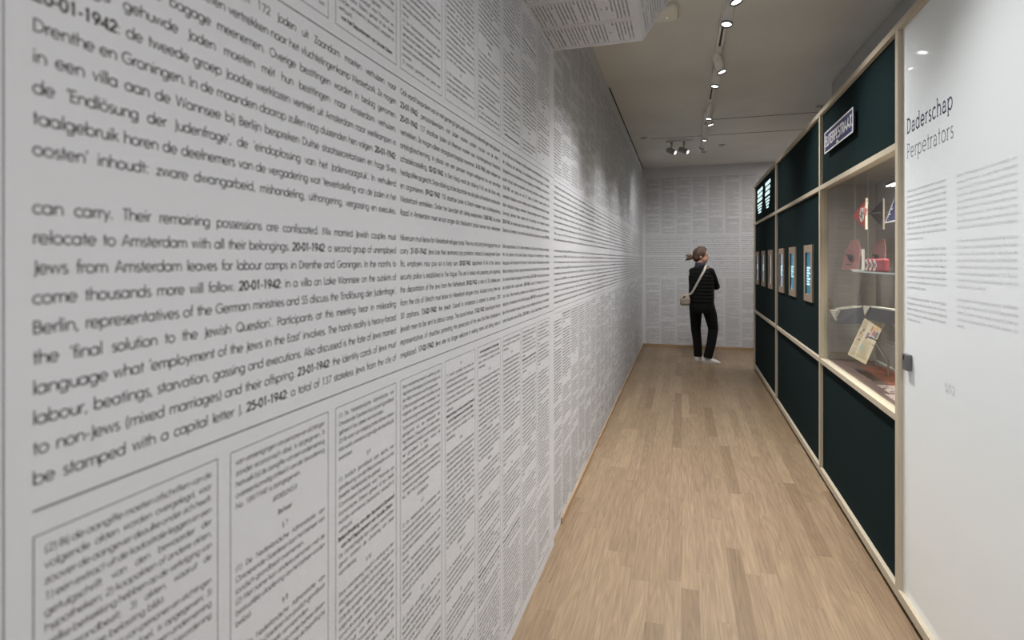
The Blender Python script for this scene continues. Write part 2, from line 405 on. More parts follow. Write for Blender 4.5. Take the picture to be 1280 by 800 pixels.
# ------------------------------------------------------------------ the setting
XR = 1.30       # wall behind the display wall
XO = 3.2        # far side of the room round the corner
struct(MB().box(-1.0, XO + .15, YR - .15, YB + .15, -.1, 0).build('floor', M_FLOOR))
struct(MB().box(-1.0, XO + .15, YR - .15, YB + .15, ZC, ZC + .12).build('ceiling', M_CEIL))
struct(MB().box(-.85, XL, YR, YB, 0, ZC).build('wall_left', M_WALL))
wall_l = bpy.data.objects['wall_left']
wall_n = struct(MB().box(XL + .0005, XN, .372, YN, 0, 2.575).build('wall_front_left', M_WALL), 'thicker stretch of printed wall nearest the viewer')
wall_n2 = struct(MB().box(XL + .0005, XN, YR, .3695, 0, 2.575).build('wall_rear_left', M_WALL))
wall_b = struct(MB().box(-.85, XO + .15, YB, YB + .15, 0, ZC).build('wall_back', M_WALL))
struct(MB().box(XR, XR + .12, YR, 5.62, 0, ZC - .012).build('wall_right', M_BULK))
struct(MB().box(XO, XO + .15, YR, YB, 0, ZC).build('wall_outer', M_WALL))
struct(MB().box(-.85, XO + .15, YR - .15, YR, 0, ZC).build('wall_rear', M_WALL))
struct(MB().box(XL, XL + .010, 3.05, YB, 0, .035).build('baseboard_left', M_BASEB, bevel=.002))
struct(MB().box(XL + .010, XO, YB - .012, YB, 0, .040).build('baseboard_back', M_BASEB, bevel=.002))
# shadow gaps: along the left wall, over the right wall, and two joints across the ceiling
struct(MB().box(XL, XL + .010, 5.2, YB, ZC - .008, ZC).build('trim_1', M_GAP))
struct(MB().box(XR + .01, XR + .12, YR, 5.62, ZC - .012, ZC).build('trim_2', M_DARK))
struct(MB().box(.30, XO, 6.72, 6.732, ZC - .002, ZC).build('trim_3', M_DARK))
struct(MB().box(XL + .25, XO, 7.55, 7.562, ZC - .002, ZC).build('trim_4', M_DARK))
# printed canopy that folds over from the top of the thicker wall
can = MB()
prof = [(XL + .0005, 2.576), (-.187, 2.576), (.19, ZC - .001), (XL + .0005, ZC - .001)]
can.add([(x, 1.70, z) for x, z in prof] + [(x, 2.82, z) for x, z in prof],
        [(0, 1, 2, 3), (7, 6, 5, 4), (0, 4, 5, 1), (1, 5, 6, 2), (2, 6, 7, 3), (3, 7, 4, 0)])
canopy = struct(can.build('ceiling_canopy', M_WALL), 'folded printed canopy hanging over the corridor')

# ------------------------------------------------------------------ what is printed on the walls
NLX = [
 "*17-01-1942*: een groep van ruim 172 Joden uit Zaandam moeten verhuizen naar",
 "Amsterdam. Staatlozen moeten vertrekken naar het vluchtelingenkamp Westerbork. Ze mogen",
 "alleen draagbare bagage meenemen. Overige bezittingen worden in beslag genomen.",
 "Gemengd gehuwde Joden moeten m\u00e9t hun bezittingen naar Amsterdam verhuizen.",
 "*20-01-1942*: de tweede groep Joodse werklozen vertrekt uit Amsterdam naar werkkampen in",
 "Drenthe en Groningen. In de maanden daarop zullen nog duizenden hen volgen. *20-01-1942*:",
 "in een villa aan de Wannsee bij Berlijn bespreken Duitse staatssecretarissen en hoge SS-ers",
 "de \u2018Endl\u00f6sung der Judenfrage\u2019, de \u2018eindoplossing van het Jodenvraagstuk\u2019. In verhullend",
 "taalgebruik horen de deelnemers van de vergadering wat \u2018tewerkstelling van de Joden in het",
 "oosten\u2019 inhoudt: zware dwangarbeid, mishandeling, uithongering, vergassing en executies."]
ENX = [
 "can carry. Their remaining possessions are confiscated. Mix married Jewish couples must",
 "relocate to Amsterdam with all their belongings. *20-01-1942*: a second group of unemployed",
 "Jews from Amsterdam leaves for labour camps in Drenthe and Groningen. In the months to",
 "come thousands more will follow. *20-01-1942*: in a villa on Lake Wannsee on the outskirts of",
 "Berlin, representatives of the German ministries and SS discuss the \u2018Endl\u00f6sung der Judenfrage\u2019,",
 "the \u2018final solution to the Jewish Question\u2019. Participants at this meeting hear in misleading",
 "language what \u2018employment of the Jews in the East\u2019 involves. The harsh reality is heavy-forced",
 "labour, beatings, starvation, gassing and executions. Also discussed is the fate of Jews married",
 "to non-Jews (mixed marriages) and their offspring. *23-01-1942*: the identity cards of Jews must",
 "be stamped with a capital letter J. *25-01-1942*: a total of 137 stateless Jews from the city of"]
NL2 = [
 "Ook wordt besproken wat er met gemengd gehuwde Joden en hun nakomelingen moet gebeuren.",
 "*23-01-1942*: persoonsbewijzen van Joden moeten worden voorzien van de letter J.",
 "*25-01-1942*: 137 staatloze Joden uit Hilversum moeten naar vluchtelingenkamp Westerbork",
 "vertrekken. Ze mogen alleen draagbare bagage meenemen. *31-01-1942*: Joden verliezen hun",
 "ontslagbescherming. In plaats van een pensioen mogen werkgevers hun een eenmalige",
 "schadeloosstelling. *02-02-1942*: in Den Haag wordt de afdeling IV B4 van de Duitse veilig-",
 "heidspolitie opgericht. Deze afdeling zal de deportatie van de Joden uit Nederland voorbereiden",
 "en organiseren. *09-02-1942*: 150 staatloze Joden in Utrecht moeten naar vluchtelingenkamp",
 "Westerbork vertrekken. Onder hen bevinden zich dertig weeskinderen. *13-02-1942*: de Joodse",
 "Raad in Amsterdam moet ervoor zorgen dat drieduizend Joodse mannen naar werkkampen"]
EN2 = [
 "Hilversum must leave for Westerbork refugee camp. They may only bring the baggage they can",
 "carry. *31-01-1942*: Jews lose their severance pay protection. Instead of unemployment bene-",
 "fits, employers may pay out a lump sum. *02-02-1942*: department IV B4 of the German",
 "security police is established in The Hague. This unit is tasked with preparing and organising",
 "the deportation of the Jews from the Netherlands. *09-02-1942*: a total of 150 stateless Jews",
 "from the city of Utrecht must leave for Westerbork refugee camp. Included among them are",
 "30 orphans. *13-02-1942*: the Jewish Council in Amsterdam is ordered to arrange 3,000",
 "Jewish men to be sent to labour camps. The council refuses. *17-02-1942*: Seyss-Inquart informs",
 "representatives of churches protesting the persecution of the Jews that their compassion is",
 "misplaced. *17-02-1942*: Jews are no longer welcome in waiting rooms and dining areas of"]
DEC = ("(2) Bij de aangifte moeten afschriften van de volgende akten worden overgelegd, voor zoover de aangever dezulke onder zich heeft: "
 "1) een extract uit de kadastrale leggers en een getuigschrift van den bewaarder der hypotheken; 2) koopakten of andere akten, welke betrekking hebben "
 "op de verkrijging van het grondbezit; 3) akten, waaruit de hypothecaire belasting blijkt.|"
 "van vereenigingen van personen en stichtingen zonder economisch doel, is opgegeven; 3) hetwelk bij de aangifte van een onderneming overeenkomstig artikel 6 "
 "van de Verordening No. 189/1940 is aangegeven.|#AFDEELING II|#Beheer|#\u00a7 7|"
 "(1) De Nederlandsche Administratie van Onroerende Goederen kan het beheer van joodsch grondbezit overnemen.|(2) Met name kan andere personen met de "
 "bestuurlijke uitoefening van het beheer worden belast.|#\u00a7 8|(1) De Nederlandsche Administratie van Onroerende Goederen kan joodsch grondbezit geheel of "
 "ten deele vervreemden.|(2) Als waar van wijziging onder beheer dezen titel wordt, eveneens ingevolge de bepaling bij evenzeer.|#\u00a7 9|(1) Joodsch grondbezit aan slechts met goedkeuring van den "
 "Rijkscommissaris voor het bezette Nederlandsche gebied (Commissaris-Generaal voor Financi\u00ebn en Economische Zaken) geheel of ten deele worden vervreemd, "
 "bezwaard, verpacht of verhuurd.|*Bekendmaking van den Secretaris-Generaal*|*van het Departement van Sociale Zaken*|De Gemachtigde kan nadere voorschriften geven omtrent de uitvoering van deze verordening.|#\u00a7 10|"
 "Deze verordening treedt in werking op den dag harer afkondiging. De Gemachtigde van den Rijkscommissaris wordt aangewezen.|").replace('\u00eb', 'e')
PAR = [p for p in DEC.split('|') if p]

def chron(tx, x0, ww, k, zb):
    """one block of the large chronicle: ten Dutch lines over ten English lines; zb = height of eye level on the face"""
    nl, en = (NLX, ENX) if k % 2 == 0 else (NL2, EN2)
    if k > 1:
        r = (3 * k) % 10; nl = nl[r:] + nl[:r]; en = en[-r:] + en[:-r]
    u = .00186
    for i, t in enumerate(nl): tx.line(t, x0, zb + .1085 + (9 - i) * .0318, u, ww)
    for i, t in enumerate(en): tx.line(t, x0, zb + .0485 - i * .0310, u, ww)

DHW = .40
def decree(tx, x0, x1, y0, y1, rs, top=True, bottom=True, pitch=.0165, start=None):
    """one narrow column of decree text in a thin box, filling y0..y1, cut by rules between articles"""
    u = .00116; t = .0011
    tx.bar(x0, x0 + t, y0, y1); tx.bar(x1 - t, x1, y0, y1)
    if top: tx.bar(x0, x1, y1 - t, y1)
    if bottom: tx.bar(x0, x1, y0, y0 + t)
    a, b = x0 + .011, x1 - .011; W = b - a
    y = y1 - .022; i = rs.randrange(len(PAR)) if start is None else start; since = 0
    while y > y0 + .012:
        p = PAR[i % len(PAR)]; i += 1
        if start is None and p[0] in '#*' and rs.random() < .6: continue
        if p[0] == '#':
            y -= pitch * .3
            if y > y0 + .012: tx.line(p[1:], a, y, u, W, center=True)
            y -= pitch * 1.25; continue
        if p[0] == '*':
            if y > y0 + .012: tx.line(p, a, y, u, W, bhw=.7, center=True)
            y -= pitch; continue
        cur = ''; 
        for wd in p.split():
            n = (cur + ' ' + wd).strip()
            if tx.width(n, u) > W * 1.10 and cur:
                if y > y0 + .012: tx.line(cur, a, y, u, W, hw=DHW)
                y -= pitch; cur = wd; since += 1
            else: cur = n
        if cur and y > y0 + .012: tx.line(cur, a, y, u, hw=DHW)
        y -= pitch
        if since > 26 and rs.random() < .6 and y > y0 + .1:
            y -= .004; tx.bar(x0, x1, y, y + t); tx.bar(x0, x1, y - .007, y - .007 + t); y -= .025; since = 0

Z_UP, Z_LO = H + .430, H - .257      # the two long rules
B_UP, B_LO = H + .455, H - .283      # decree boxes start here
PITCH = .775
rs = random.Random(3)
def printed_face(tx, starts, top, k0, x_end, xlo=-99):
    for j, s0 in enumerate(starts):
        e0 = min(s0 + .752, x_end - .012)
        if e0 - s0 > .3:
            if e0 - s0 > .7: chron(tx, s0, .752, k0 + j, H)
        for q in range(3):
            a = s0 + q * PITCH / 3; b = a + .236
            if b > x_end: continue
            decree(tx, a, b, .03, B_LO, rs, bottom=False, start=(0, 1, 8)[q] if k0 + j == 0 else None)
            decree(tx, a, b, B_UP, top, rs, top=False)
    x0, x1 = max(starts[0], xlo), x_end
    tx.bar(x0, x1, Z_UP - .001, Z_UP + .001); tx.bar(x0, x1, Z_LO - .001, Z_LO + .001)

tn = TX(20); tn.face((XN, 0, 0), (0, 1, 0), (0, 0, 1), (1, 0, 0))
printed_face(tn, [.396, 1.168, 1.948], 2.57, 0, YN)
tn.build('lettering', M_INK, parent=wall_n)
tq = TX(10); tq.face((XN, 0, 0), (0, 1, 0), (0, 0, 1), (1, 0, 0))
printed_face(tq, [-.40], 2.57, 3, .36)
tq.build('lettering', M_INK, parent=wall_n2)
DHW = .50
tf = TX(7); tf.face((XL, 0, 0), (0, 1, 0), (0, 0, 1), (1, 0, 0))
printed_face(tf, [2.835 + PITCH * i for i in range(9)], 2.98, 4, YB - .05)
tf.build('lettering', M_INK, parent=wall_l)
tb = TX(7); tb.face((0, YB, 0), (1, 0, 0), (0, 0, 1), (0, -1, 0))
printed_face(tb, [-.60 + PITCH * i for i in range(4)], 2.92, 2, XO)
tb.build('lettering', M_INK, parent=wall_b)
DHW = .42
tc_ = TX(8); tc_.face((XN, 0, 2.576), (0, 1, 0), (1, 0, 0), (0, 0, -1))
sl = Vector((.377, 0, .523)).normalized()
for j in range(4):
    a = 2.80 - .245 - j * PITCH / 3; decree(tc_, a, a + .236, -.01, .43, rs, top=False, bottom=False)
tc_.face((-.187, 0, 2.576), (0, 1, 0), tuple(sl), (sl.z, 0, -sl.x))
for j in range(4):
    a = 2.80 - .245 - j * PITCH / 3; decree(tc_, a, a + .236, .012, .60, rs, top=False, bottom=False)
tc_.build('lettering', M_INK, parent=canopy)

# ------------------------------------------------------------------ the display wall on the right (frame turned by -DEL)
RZ = -DEL
XF = .8575                                  # front plane of its frame
SP, CP = sin(PHI2), cos(PHI2)
def sz(z, X=XF): return (z + X * SP) / CP   # depth along the view axis -> run along the wall
def U(px, py, X):
    """point of the plane at distance X that is seen at (px, py)"""
    z = F * (X / CP) / (px - 860.0)
    return Vector((X, sz(z, X), H - (py - YH) * z / F))
PW = .032
S1, S2, S3, S4 = sz(7.57), sz(5.70), sz(3.80), sz(2.40)     # far edge of each post
S0 = .15
ZT = 2.503
RAILS = [(.03, .07), (.785, .815), (1.962, 1.992), (2.472, ZT)]
BASE = (XF, S4, 0)
dw = thing('exhibition_cabinet', 'long plywood-framed exhibition cabinet with dark green felt panels and a glazed case', 'display cabinet', BASE, RZ)
XP = XF + .02
XBK = 1.19
for s in (S1, S2, S3, S4):
    MB().box(XF, XF + .045, s - PW, s, .03, ZT).build('post', M_PLY, BASE, RZ, dw, bevel=.0012)
bays = [(S1 - PW, S2), (S2 - PW, S3), (S3 - PW, S4)]
for s1, s0 in bays:
    for z0, z1 in RAILS:
        MB().box(XF, XF + .045, s0, s1, z0, z1).build('rail', M_PLY, BASE, RZ, dw, bevel=.0012)
for z0, z1 in (RAILS[0], RAILS[3]):
    MB().box(XF, XF + .045, S0, S4 - PW, z0, z1).build('rail', M_PLY, BASE, RZ, dw, bevel=.0012)
for bi, (s1, s0) in enumerate(bays):
    for ri in range(3):
        if bi == 2 and ri == 1: continue
        MB().box(XP, XP + .018, s0, s1, RAILS[ri][1], RAILS[ri + 1][0]).build('felt_panel', M_FELT, BASE, RZ, dw)
M_CARC = mat('carcass_board', (.30, .25, .19), .7)
car = MB()
car.box(XP + .019, 1.235, S1 - .02, S1, .03, ZT - .002)
car.box(XP + .019, 1.235, S0, S1 - .02, ZT - .032, ZT - .002)
car.box(1.215, 1.235, S0, S1 - .02, .03, ZT - .032)
car.build('carcass', M_CARC, BASE, RZ, dw)
MB().box(XF + .03, 1.2, S0, S1 - .02, 0, .03).build('plinth', M_DARK, BASE, RZ, dw)
# glazed case in the nearest bay
M_CASE = noisy(mat('case_lining', (.29, .26, .228), .75), (.27, .243, .213), (.305, .275, .243), nscale=8)
M_CFLOOR = noisy(mat('case_floor_print', (.135, .088, .082), .5), (.12, .08, .077), (.15, .096, .086), nscale=6)
s1, s0 = bays[2]
MB().box(XBK, XBK + .015, s0 - PW, s1 + PW, .79, 2.0).build('case_back', M_CASE, BASE, RZ, dw)
cs = MB().box(XF + .045, XBK, s1, s1 + .015, .815, 1.992)
cs.build('case_side', M_CASE, BASE, RZ, dw)
MB().box(XF + .045, XBK, s0 - .015, s0, .815, 1.992).build('case_side', M_CASE, BASE, RZ, dw)
MB().box(XF + .045, XBK, s0 - PW, s1 + PW, 1.992, 2.007).build('case_top', M_CASE, BASE, RZ, dw)
cf = MB().box(XF + .045, XBK, s0 - PW, s1 + PW, .79, .814).build('case_floor', M_CFLOOR, BASE, RZ, dw)
MB().box(XBK - .012, XBK, s0, s1, .815, .826).build('case_edge_strip', mat('white_strip', (.6, .58, .55), .4), BASE, RZ, dw)
M_RED_PRINT = mat('red_print', (.25, .085, .06), .5)
MB().box(1.03, XBK - .012, s0, s0 + 1.2, .8141, .8150).build('floor_print', M_RED_PRINT, BASE, RZ, dw)
M_PALE = mat('pale_print', (.78, .62, .57), .6)
tt = TX(8); tt.face((XF, 0, .8146), (0, -1, 0), (1, 0, 0), (0, 0, 1), .0006)
for cx0, n_, yy in ((s0 + .62, 6, .175), (s0 + .40, 5, .225), (s0 + .20, 5, .27), (s0 + .40, 4, .12), (s0 + .16, 6, .16)):
    for i in range(n_): tt.line(NL2[(i + n_) % 10].replace('*', '')[:24], -cx0, yy - i * .0135, .0015, .20, hw=.95)
tt.build('lettering', M_PALE, BASE, RZ, dw)

def thin_glass(name, tint=(.97, .98, .975), ior=1.45):
    m = bpy.data.materials.new(name); m.use_nodes = True
    nt = m.node_tree; nt.nodes.clear(); N = nt.nodes
    ge = N.new('ShaderNodeNewGeometry'); mu = N.new('ShaderNodeMath'); mu.operation = 'MULTIPLY'; iv = N.new('ShaderNodeMath'); iv.operation = 'SUBTRACT'; iv.inputs[0].default_value = 1
    out = N.new('ShaderNodeOutputMaterial'); mx = N.new('ShaderNodeMixShader'); fr = N.new('ShaderNodeFresnel'); fr.inputs['IOR'].default_value = ior
    tr = N.new('ShaderNodeBsdfTransparent'); tr.inputs[0].default_value = (*tint, 1)
    gl = N.new('ShaderNodeBsdfGlossy'); gl.inputs['Roughness'].default_value = .01
    nt.links.new(ge.outputs['Backfacing'], iv.inputs[1]); nt.links.new(fr.outputs[0], mu.inputs[0]); nt.links.new(iv.outputs[0], mu.inputs[1]); nt.links.new(mu.outputs[0], mx.inputs[0]); nt.links.new(tr.outputs[0], mx.inputs[1]); nt.links.new(gl.outputs[0], mx.inputs[2]); nt.links.new(mx.outputs[0], out.inputs[0])
    return m
M_GLASS = thin_glass('case_glass')
MB().box(XF + .026, XF + .030, s0, s1, .815, 1.962).build('glass_pane', M_GLASS, BASE, RZ, dw)
# light bar under the roof of the case
M_LED = mat('led_strip', (.9, .9, .9), .4, emit=(1, .95, .86), estr=7)
cl = thing('case_light', 'bright light bar under the roof of the glazed case', 'lamp', (1.05, s0 + .3, 1.93), RZ)
bs = (1.05, s0 + .3, 1.93)
zb = U(1112, 231, 1.05)
MB().box(1.03, 1.07, s0 + .03, zb.y, zb.z - .006, zb.z + .010).build('housing', M_BLACK, bs, RZ, cl)
for dx in (-.012, .012):
    MB().box(1.05 + dx - .006, 1.05 + dx + .006, s0 + .035, zb.y - .003, zb.z - .010, zb.z - .006).build('light_strip', M_LED, bs, RZ, cl)
MB().tube([(1.05, s0 + .2, zb.z + .01), (1.05, s0 + .2, 1.992)], .006).build('hanger', M_STEEL, bs, RZ, cl)
ld = bpy.data.lights.new('case_lamp', 'AREA'); ld.shape = 'RECTANGLE'; ld.size = .05; ld.size_y = .5; ld.energy = 11; ld.color = (1, .93, .82)
lo = bpy.data.objects.new('case_lamp', ld); lo.parent = cl; lo.location = (0, .02, zb.z - .018 - 1.93); COL.objects.link(lo)

# white text panel in the next bay
TPB = (XP, 1.2, 0)
tp = thing('text_panel', 'tall glossy white panel headed Daderschap and Perpetrators', 'wall panel', TPB, RZ)
MB().box(XP, XP + .012, S0, S4 - PW, .07, 2.472).build('board', M_WHITE, TPB, RZ, tp)
M_NAVY = mat('navy_ink', (.03, .034, .075), .5)
M_GREY = mat('grey_ink', (.34, .345, .355), .5)
M_GREY2 = mat('light_grey_ink', (.52, .53, .54), .5)
M_GREY3 = mat('pale_grey_ink', (.56, .57, .58), .5)
def panel_tx(seg=12):
    t = TX(seg); t.face((XP, 0, 0), (0, -1, 0), (0, 0, 1), (-1, 0, 0)); return t
hx = sz(F * (XP / CP) / (1134 - 860), XP); hx2 = sz(F * (XP / CP) / (1194.5 - 860), XP)
t = panel_tx(20); t.line('Daderschap', -hx, 2.012, .0084, hx - hx2, hw=.46, serif=True, xs=.78, track=1.15); t.build('heading_lettering', M_NAVY, TPB, RZ, tp)
t = panel_tx(20); t.line('Perpetrators', -hx, 1.908, .0084, hx - hx2, hw=.27, serif=True, xs=.78, track=1.0); t.build('subheading_lettering', mat('slate_ink', (.10, .105, .125), .5), TPB, RZ, tp)
NLP = ["Daders zijn gewone mensen met macht, moordenaars", "en mannen die de moord bevolen. Jodenhaters en meelopers,", "ambtenaren en bureaucraten die de moord op de Joden",
 "mogelijk maakten. Propaganda en onderdrukking van tegenstanders", "en sociale druk droegen ertoe bij dat velen van het nazibewind", "de haat tegen Joden overnamen. De ideologie kreeg vat op",
 "allerlei lagen van de samenleving, gewone burgers en", "militairen die meededen. Velen van de hooggeplaatste nazi\u2019s", "waren goed opgeleid; anderen zagen in de oorlog hun kans", "en profiteerden ervan.", "",
 "De nazi\u2019s waren bezeten van de aantallen Joden in Europa.", "Ze begonnen met steeds radicalere idee\u00ebn, op zoek naar", "manieren om Joden in grote aantallen te doden. Velen van", "hen die later in de vernietigingskampen werkten, waren al",
 "betrokken bij massamoord: de eerste gaskamers waren", "ontwikkeld in het programma waarmee duizenden zieken", "en mensen met een beperking werden vermoord, die de nazi\u2019s", "als minderwaardig zagen.", "",
 "Ook Nederlanders waren daders van de vervolging.", "Politieagenten en ambtenaren werkten mee. Daarnaast", "waren er vrijwilligers die Joden opspoorden en die zij uit", "haat of winstbejag voor premies aangaven. Duizenden", "meldden zich aan."]
ENP = ["Carriers of that ideology and action, such as moderation, were", "women, as street-erect, as were street. Antisemitism", "entered every aspect of society and became accepted as normal.", "Propaganda, suppression of opposition and social pressure",
 "aided antisemitic policy and brutality spread their creed.", "Blind obedience, avarice and fanaticism turned ordinary people", "into perpetrators and accessories. Many of the high-placed Nazis", "were well-educated; nevertheless, some chose the moral, people", "shared in the power and looked out for their own interests.", "",
 "The Nazis were obsessed with the numbers of Jews in Europe.", "As this seemed an increasingly radical ideas, they began", "to devise ways to kill Jews in large numbers. Many of those who", "later worked in the extermination camps had already been", "involved in mass murder: the first gas chambers had been",
 "developed in the euthanasia programme of 1939. This had", "claimed the thousands of mentally ill people, whom the", "Nazis deemed to be inferior.", "", "Dutch perpetrators also engaged in persecution. Some burners", "and state guards, whereas in such Dutch volunteers joined the", "Waffen-SS or joined in terrorist squads. In search of adventure",
 "or motivated by hatred and their creed, Dutch volunteers also", "enlisted."]
GL['\u00eb'] = (5.5, GL['e'][1] + [dot(1.6, 6.8), dot(3.4, 6.8)])
t = panel_tx(8)
x1_ = sz(F * (XP / CP) / (1184 - 860), XP)
for i, l in enumerate(NLP):
    if l: t.line(l, -hx, H + .285 - i * .0222, .00150, (hx - x1_) if len(l) > 40 else None, hw=.28, serif=True, xs=1.2)
t.build('lettering', M_GREY, TPB, RZ, tp)
t = panel_tx(8)
e0 = sz(F * (XP / CP) / (1196 - 860), XP); e1 = sz(F * (XP / CP) / (1274 - 860), XP)
for i, l in enumerate(ENP):
    if l: t.line(l, -e0, H + .285 - i * .0222, .00150, (e0 - e1) if len(l) > 45 else None, hw=.28, serif=True, xs=1.1)
t.build('lettering', M_GREY2, TPB, RZ, tp)
t = panel_tx(10); p = U(1181, 489, XP); t.line('5/12', -p.y, p.z, .0042, hw=.5); t.build('page_number', M_GREY3, TPB, RZ, tp)

# dark fitting on the panel edge
p0 = U(1127.5, 461, XP - .02); p1 = U(1133.5, 461, XP - .02)
FB = (XP, p0.y, p0.z)
fx = thing('wall_fitting', 'small dark grey rectangular lock fitting on the edge of the white panel', 'fitting', FB, RZ)
MB().box(XP - .020, XP, p1.y, p0.y, p0.z, p0.z + .066).build('body', mat('fitting_grey', (.10, .10, .105), .35), FB, RZ, fx, bevel=.002)
MB().box(XP - .022, XP - .020, p0.y - .022, p0.y - .014, p0.z + .042, p0.z + .060).build('keyhole', M_BLACK, FB, RZ, fx)

# street sign on the felt
a = U(1031.6, 166.6, XF); b = U(1067.6, 133.8, XF)
zt, zbm = 2.316, 2.178
SB = (XF + .01, (a.y + b.y) / 2, zbm)
sg = thing('street_sign', 'blue enamel street sign reading EUTERPESTRAAT in white, on the felt', 'sign', SB, RZ)
M_BLUE = noisy(mat('blue_enamel', (.035, .036, .125), .25), (.028, .03, .105), (.045, .048, .15), nscale=12)
M_ENW = mat('white_enamel', (.78, .78, .77), .3)
MB().box(XF - .004, XF, b.y, a.y, zbm, zt).build('plate', M_BLUE, SB, RZ, sg)
br = MB()
for (q0, q1, r0, r1) in ((b.y, a.y, zt - .009, zt), (b.y, a.y, zbm, zbm + .009), (b.y, b.y + .011, zbm, zt), (a.y - .011, a.y, zbm, zt)):
    br.box(XF - .0055, XF - .004, q0, q1, r0, r1)
br.build('border', M_ENW, SB, RZ, sg)
t = TX(14); t.face((XF - .004, 0, 0), (0, -1, 0), (0, 0, 1), (-1, 0, 0), .0008)
t.line('EUTERPESTRAAT', -a.y + .025, zbm + .040, .0086, a.y - b.y - .05, bold=True, bhw=.72)
t.bar(-(a.y + b.y) / 2 - .03, -(a.y + b.y) / 2 + .02, zbm + .014, zbm + .026)
t.build('lettering', M_ENW, SB, RZ, sg)
M_CHIP = mat('chip_grey', (.42, .42, .42), .6)
for (yy, zz, rr) in ((a.y - .012, zbm + .03, .014), (a.y - .02, zt - .025, .010), (b.y + .012, zbm + .02, .012), (b.y + .02, zbm + .045, .009)):
    MB().tube([(XF - .0058, yy, zz), (XF - .0040, yy, zz)], rr, n=9).build('chipped_enamel', M_CHIP, SB, RZ, sg)
for y0_ in (a.y - .08, b.y + .05): MB().box(XF, XP, y0_, y0_ + .03, zbm + .03, zt - .03).build('bracket', M_BLACK, SB, RZ, sg)

# white lettering of the far upper panel
M_GLOW = mat('lit_lettering', (.7, .9, .92), .5, emit=(.72, .95, .97), estr=.9)
tg = TX(8); tg.face((XP, 0, 0), (0, -1, 0), (0, 0, 1), (-1, 0, 0), .001)
for c0, c1 in ((947, 953.5), (956.6, 963.2)):
    q0 = sz(F * (XP / CP) / (c0 - 860), XP); q1 = sz(F * (XP / CP) / (c1 - 860), XP)
    zc = 2.40
    for i in range(3):
        tg.bar(-q0 + .03 * (i == 1), -q1 - .03 * i, zc - i * .058 - .040, zc - i * .058)
    for i in range(4):
        tg.bar(-q0 + .035 * i, -q1 - .05 - .035 * i, zc - .185 - i * .034 - .020, zc - .185 - i * .034)
tg.build('lit_lettering', M_GLOW, BASE, RZ, dw)

# six upright screens in tan surrounds
M_TAN = mat('tan_surround', (.27, .205, .15), .6)
def screen_mat(name, c1, c2, c3, e):
    m = mat(name, c1, .3); nt = m.node_tree; N = nt.nodes; L = nt.links; b_ = N['Principled BSDF']
    tc = N.new('ShaderNodeTexCoord'); mp = N.new('ShaderNodeMapping'); mp.inputs['Scale'].default_value = (1, 5, 3.4)
    nz = N.new('ShaderNodeTexNoise'); nz.inputs['Scale'].default_value = 2.4; nz.inputs['Detail'].default_value = 3
    cr = N.new('ShaderNodeValToRGB'); el = cr.color_ramp.elements
    el[0].position = .38; el[0].color = (*c1, 1); el[1].position = .66; el[1].color = (*c3, 1); x = el.new(.52); x.color = (*c2, 1)
    L.new(tc.outputs['Object'], mp.inputs[0]); L.new(mp.outputs[0], nz.inputs['Vector']); L.new(nz.outputs['Fac'], cr.inputs[0])
    L.new(cr.outputs[0], b_.inputs['Base Color']); L.new(cr.outputs[0], b_.inputs['Emission Color']); b_.inputs['Emission Strength'].default_value = e
    return m
TEAL = screen_mat('teal_screen', (.02, .12, .19), (.025, .15, .22), (.035, .19, .27), .42)
TEALG = screen_mat('teal_grey_screen', (.03, .15, .22), (.06, .22, .30), (.42, .46, .50), .42)
GREY = screen_mat('grey_blue_screen', (.16, .24, .31), (.30, .36, .42), (.50, .53, .57), .42)
PALE = screen_mat('pale_screen', (.30, .28, .27), (.40, .38, .37), (.52, .50, .48), .3)
M_CYAN = mat('screen_lettering', (.5, .8, .88), .4, emit=(.45, .80, .90), estr=.6)
SCR = [(4.33, TEAL, 7, 'upright screen showing a teal picture with pale lettering, the one nearest the glazed case'),
       (4.975, TEALG, 5, 'upright screen with teal picture and grey top, second from the glazed case'),
       (5.53, GREY, 5, 'upright screen with pale grey-blue picture, just before the second far post'),
       (6.27, PALE, 0, 'upright screen with a brownish grey picture, just beyond the post'),
       (6.84, GREY, 4, 'upright pale blue screen in the middle of the farthest bay'),
       (7.40, GREY, 3, 'upright pale blue screen at the far end of the display wall')]
for z_, m_, nl_, lab in SCR:
    sa = sz(z_, XP); sb = sa - .30; zz0, zz1 = 1.172, 1.600
    B = (XP, (sa + sb) / 2, zz0)
    sc_ = thing('screen', lab, 'screen', B, RZ, 'upright screens along the felt wall')
    fr = MB(); bx = .058; x0_, x1_ = XP - .012, XP
    fr.box(x0_, x1_, sb, sb + bx, zz0, zz1).box(x0_, x1_, sa - bx, sa, zz0, zz1).box(x0_, x1_, sb + bx, sa - bx, zz0, zz0 + .056).box(x0_, x1_, sb + bx, sa - bx, zz1 - .056, zz1)
    fr.build('surround', M_TAN, B, RZ, sc_)
    MB().box(XP - .003, XP - .0005, sb + bx, sa - bx, zz0 + .056, zz1 - .056).build('display', m_, B, RZ, sc_)
    MB().box(XP - .0125, XP - .003, sa - bx - .006, sa - bx - .0005, zz0 + .056, zz1 - .056).build('inner_edge', M_BLACK, B, RZ, sc_)
    if nl_:
        t = TX(8); t.face((XP - .003, 0, 0), (0, -1, 0), (0, 0, 1), (-1, 0, 0), .0006)
        for i in range(nl_):
            ww = (.9, .55, .8, .45, .85, .6, .7)[i] * .165
            t.bar(-sa + bx + .012, -sa + bx + .012 + ww, 1.42 - i * .021, 1.434 - i * .021)
        t.build('lettering', M_CYAN, B, RZ, sc_)

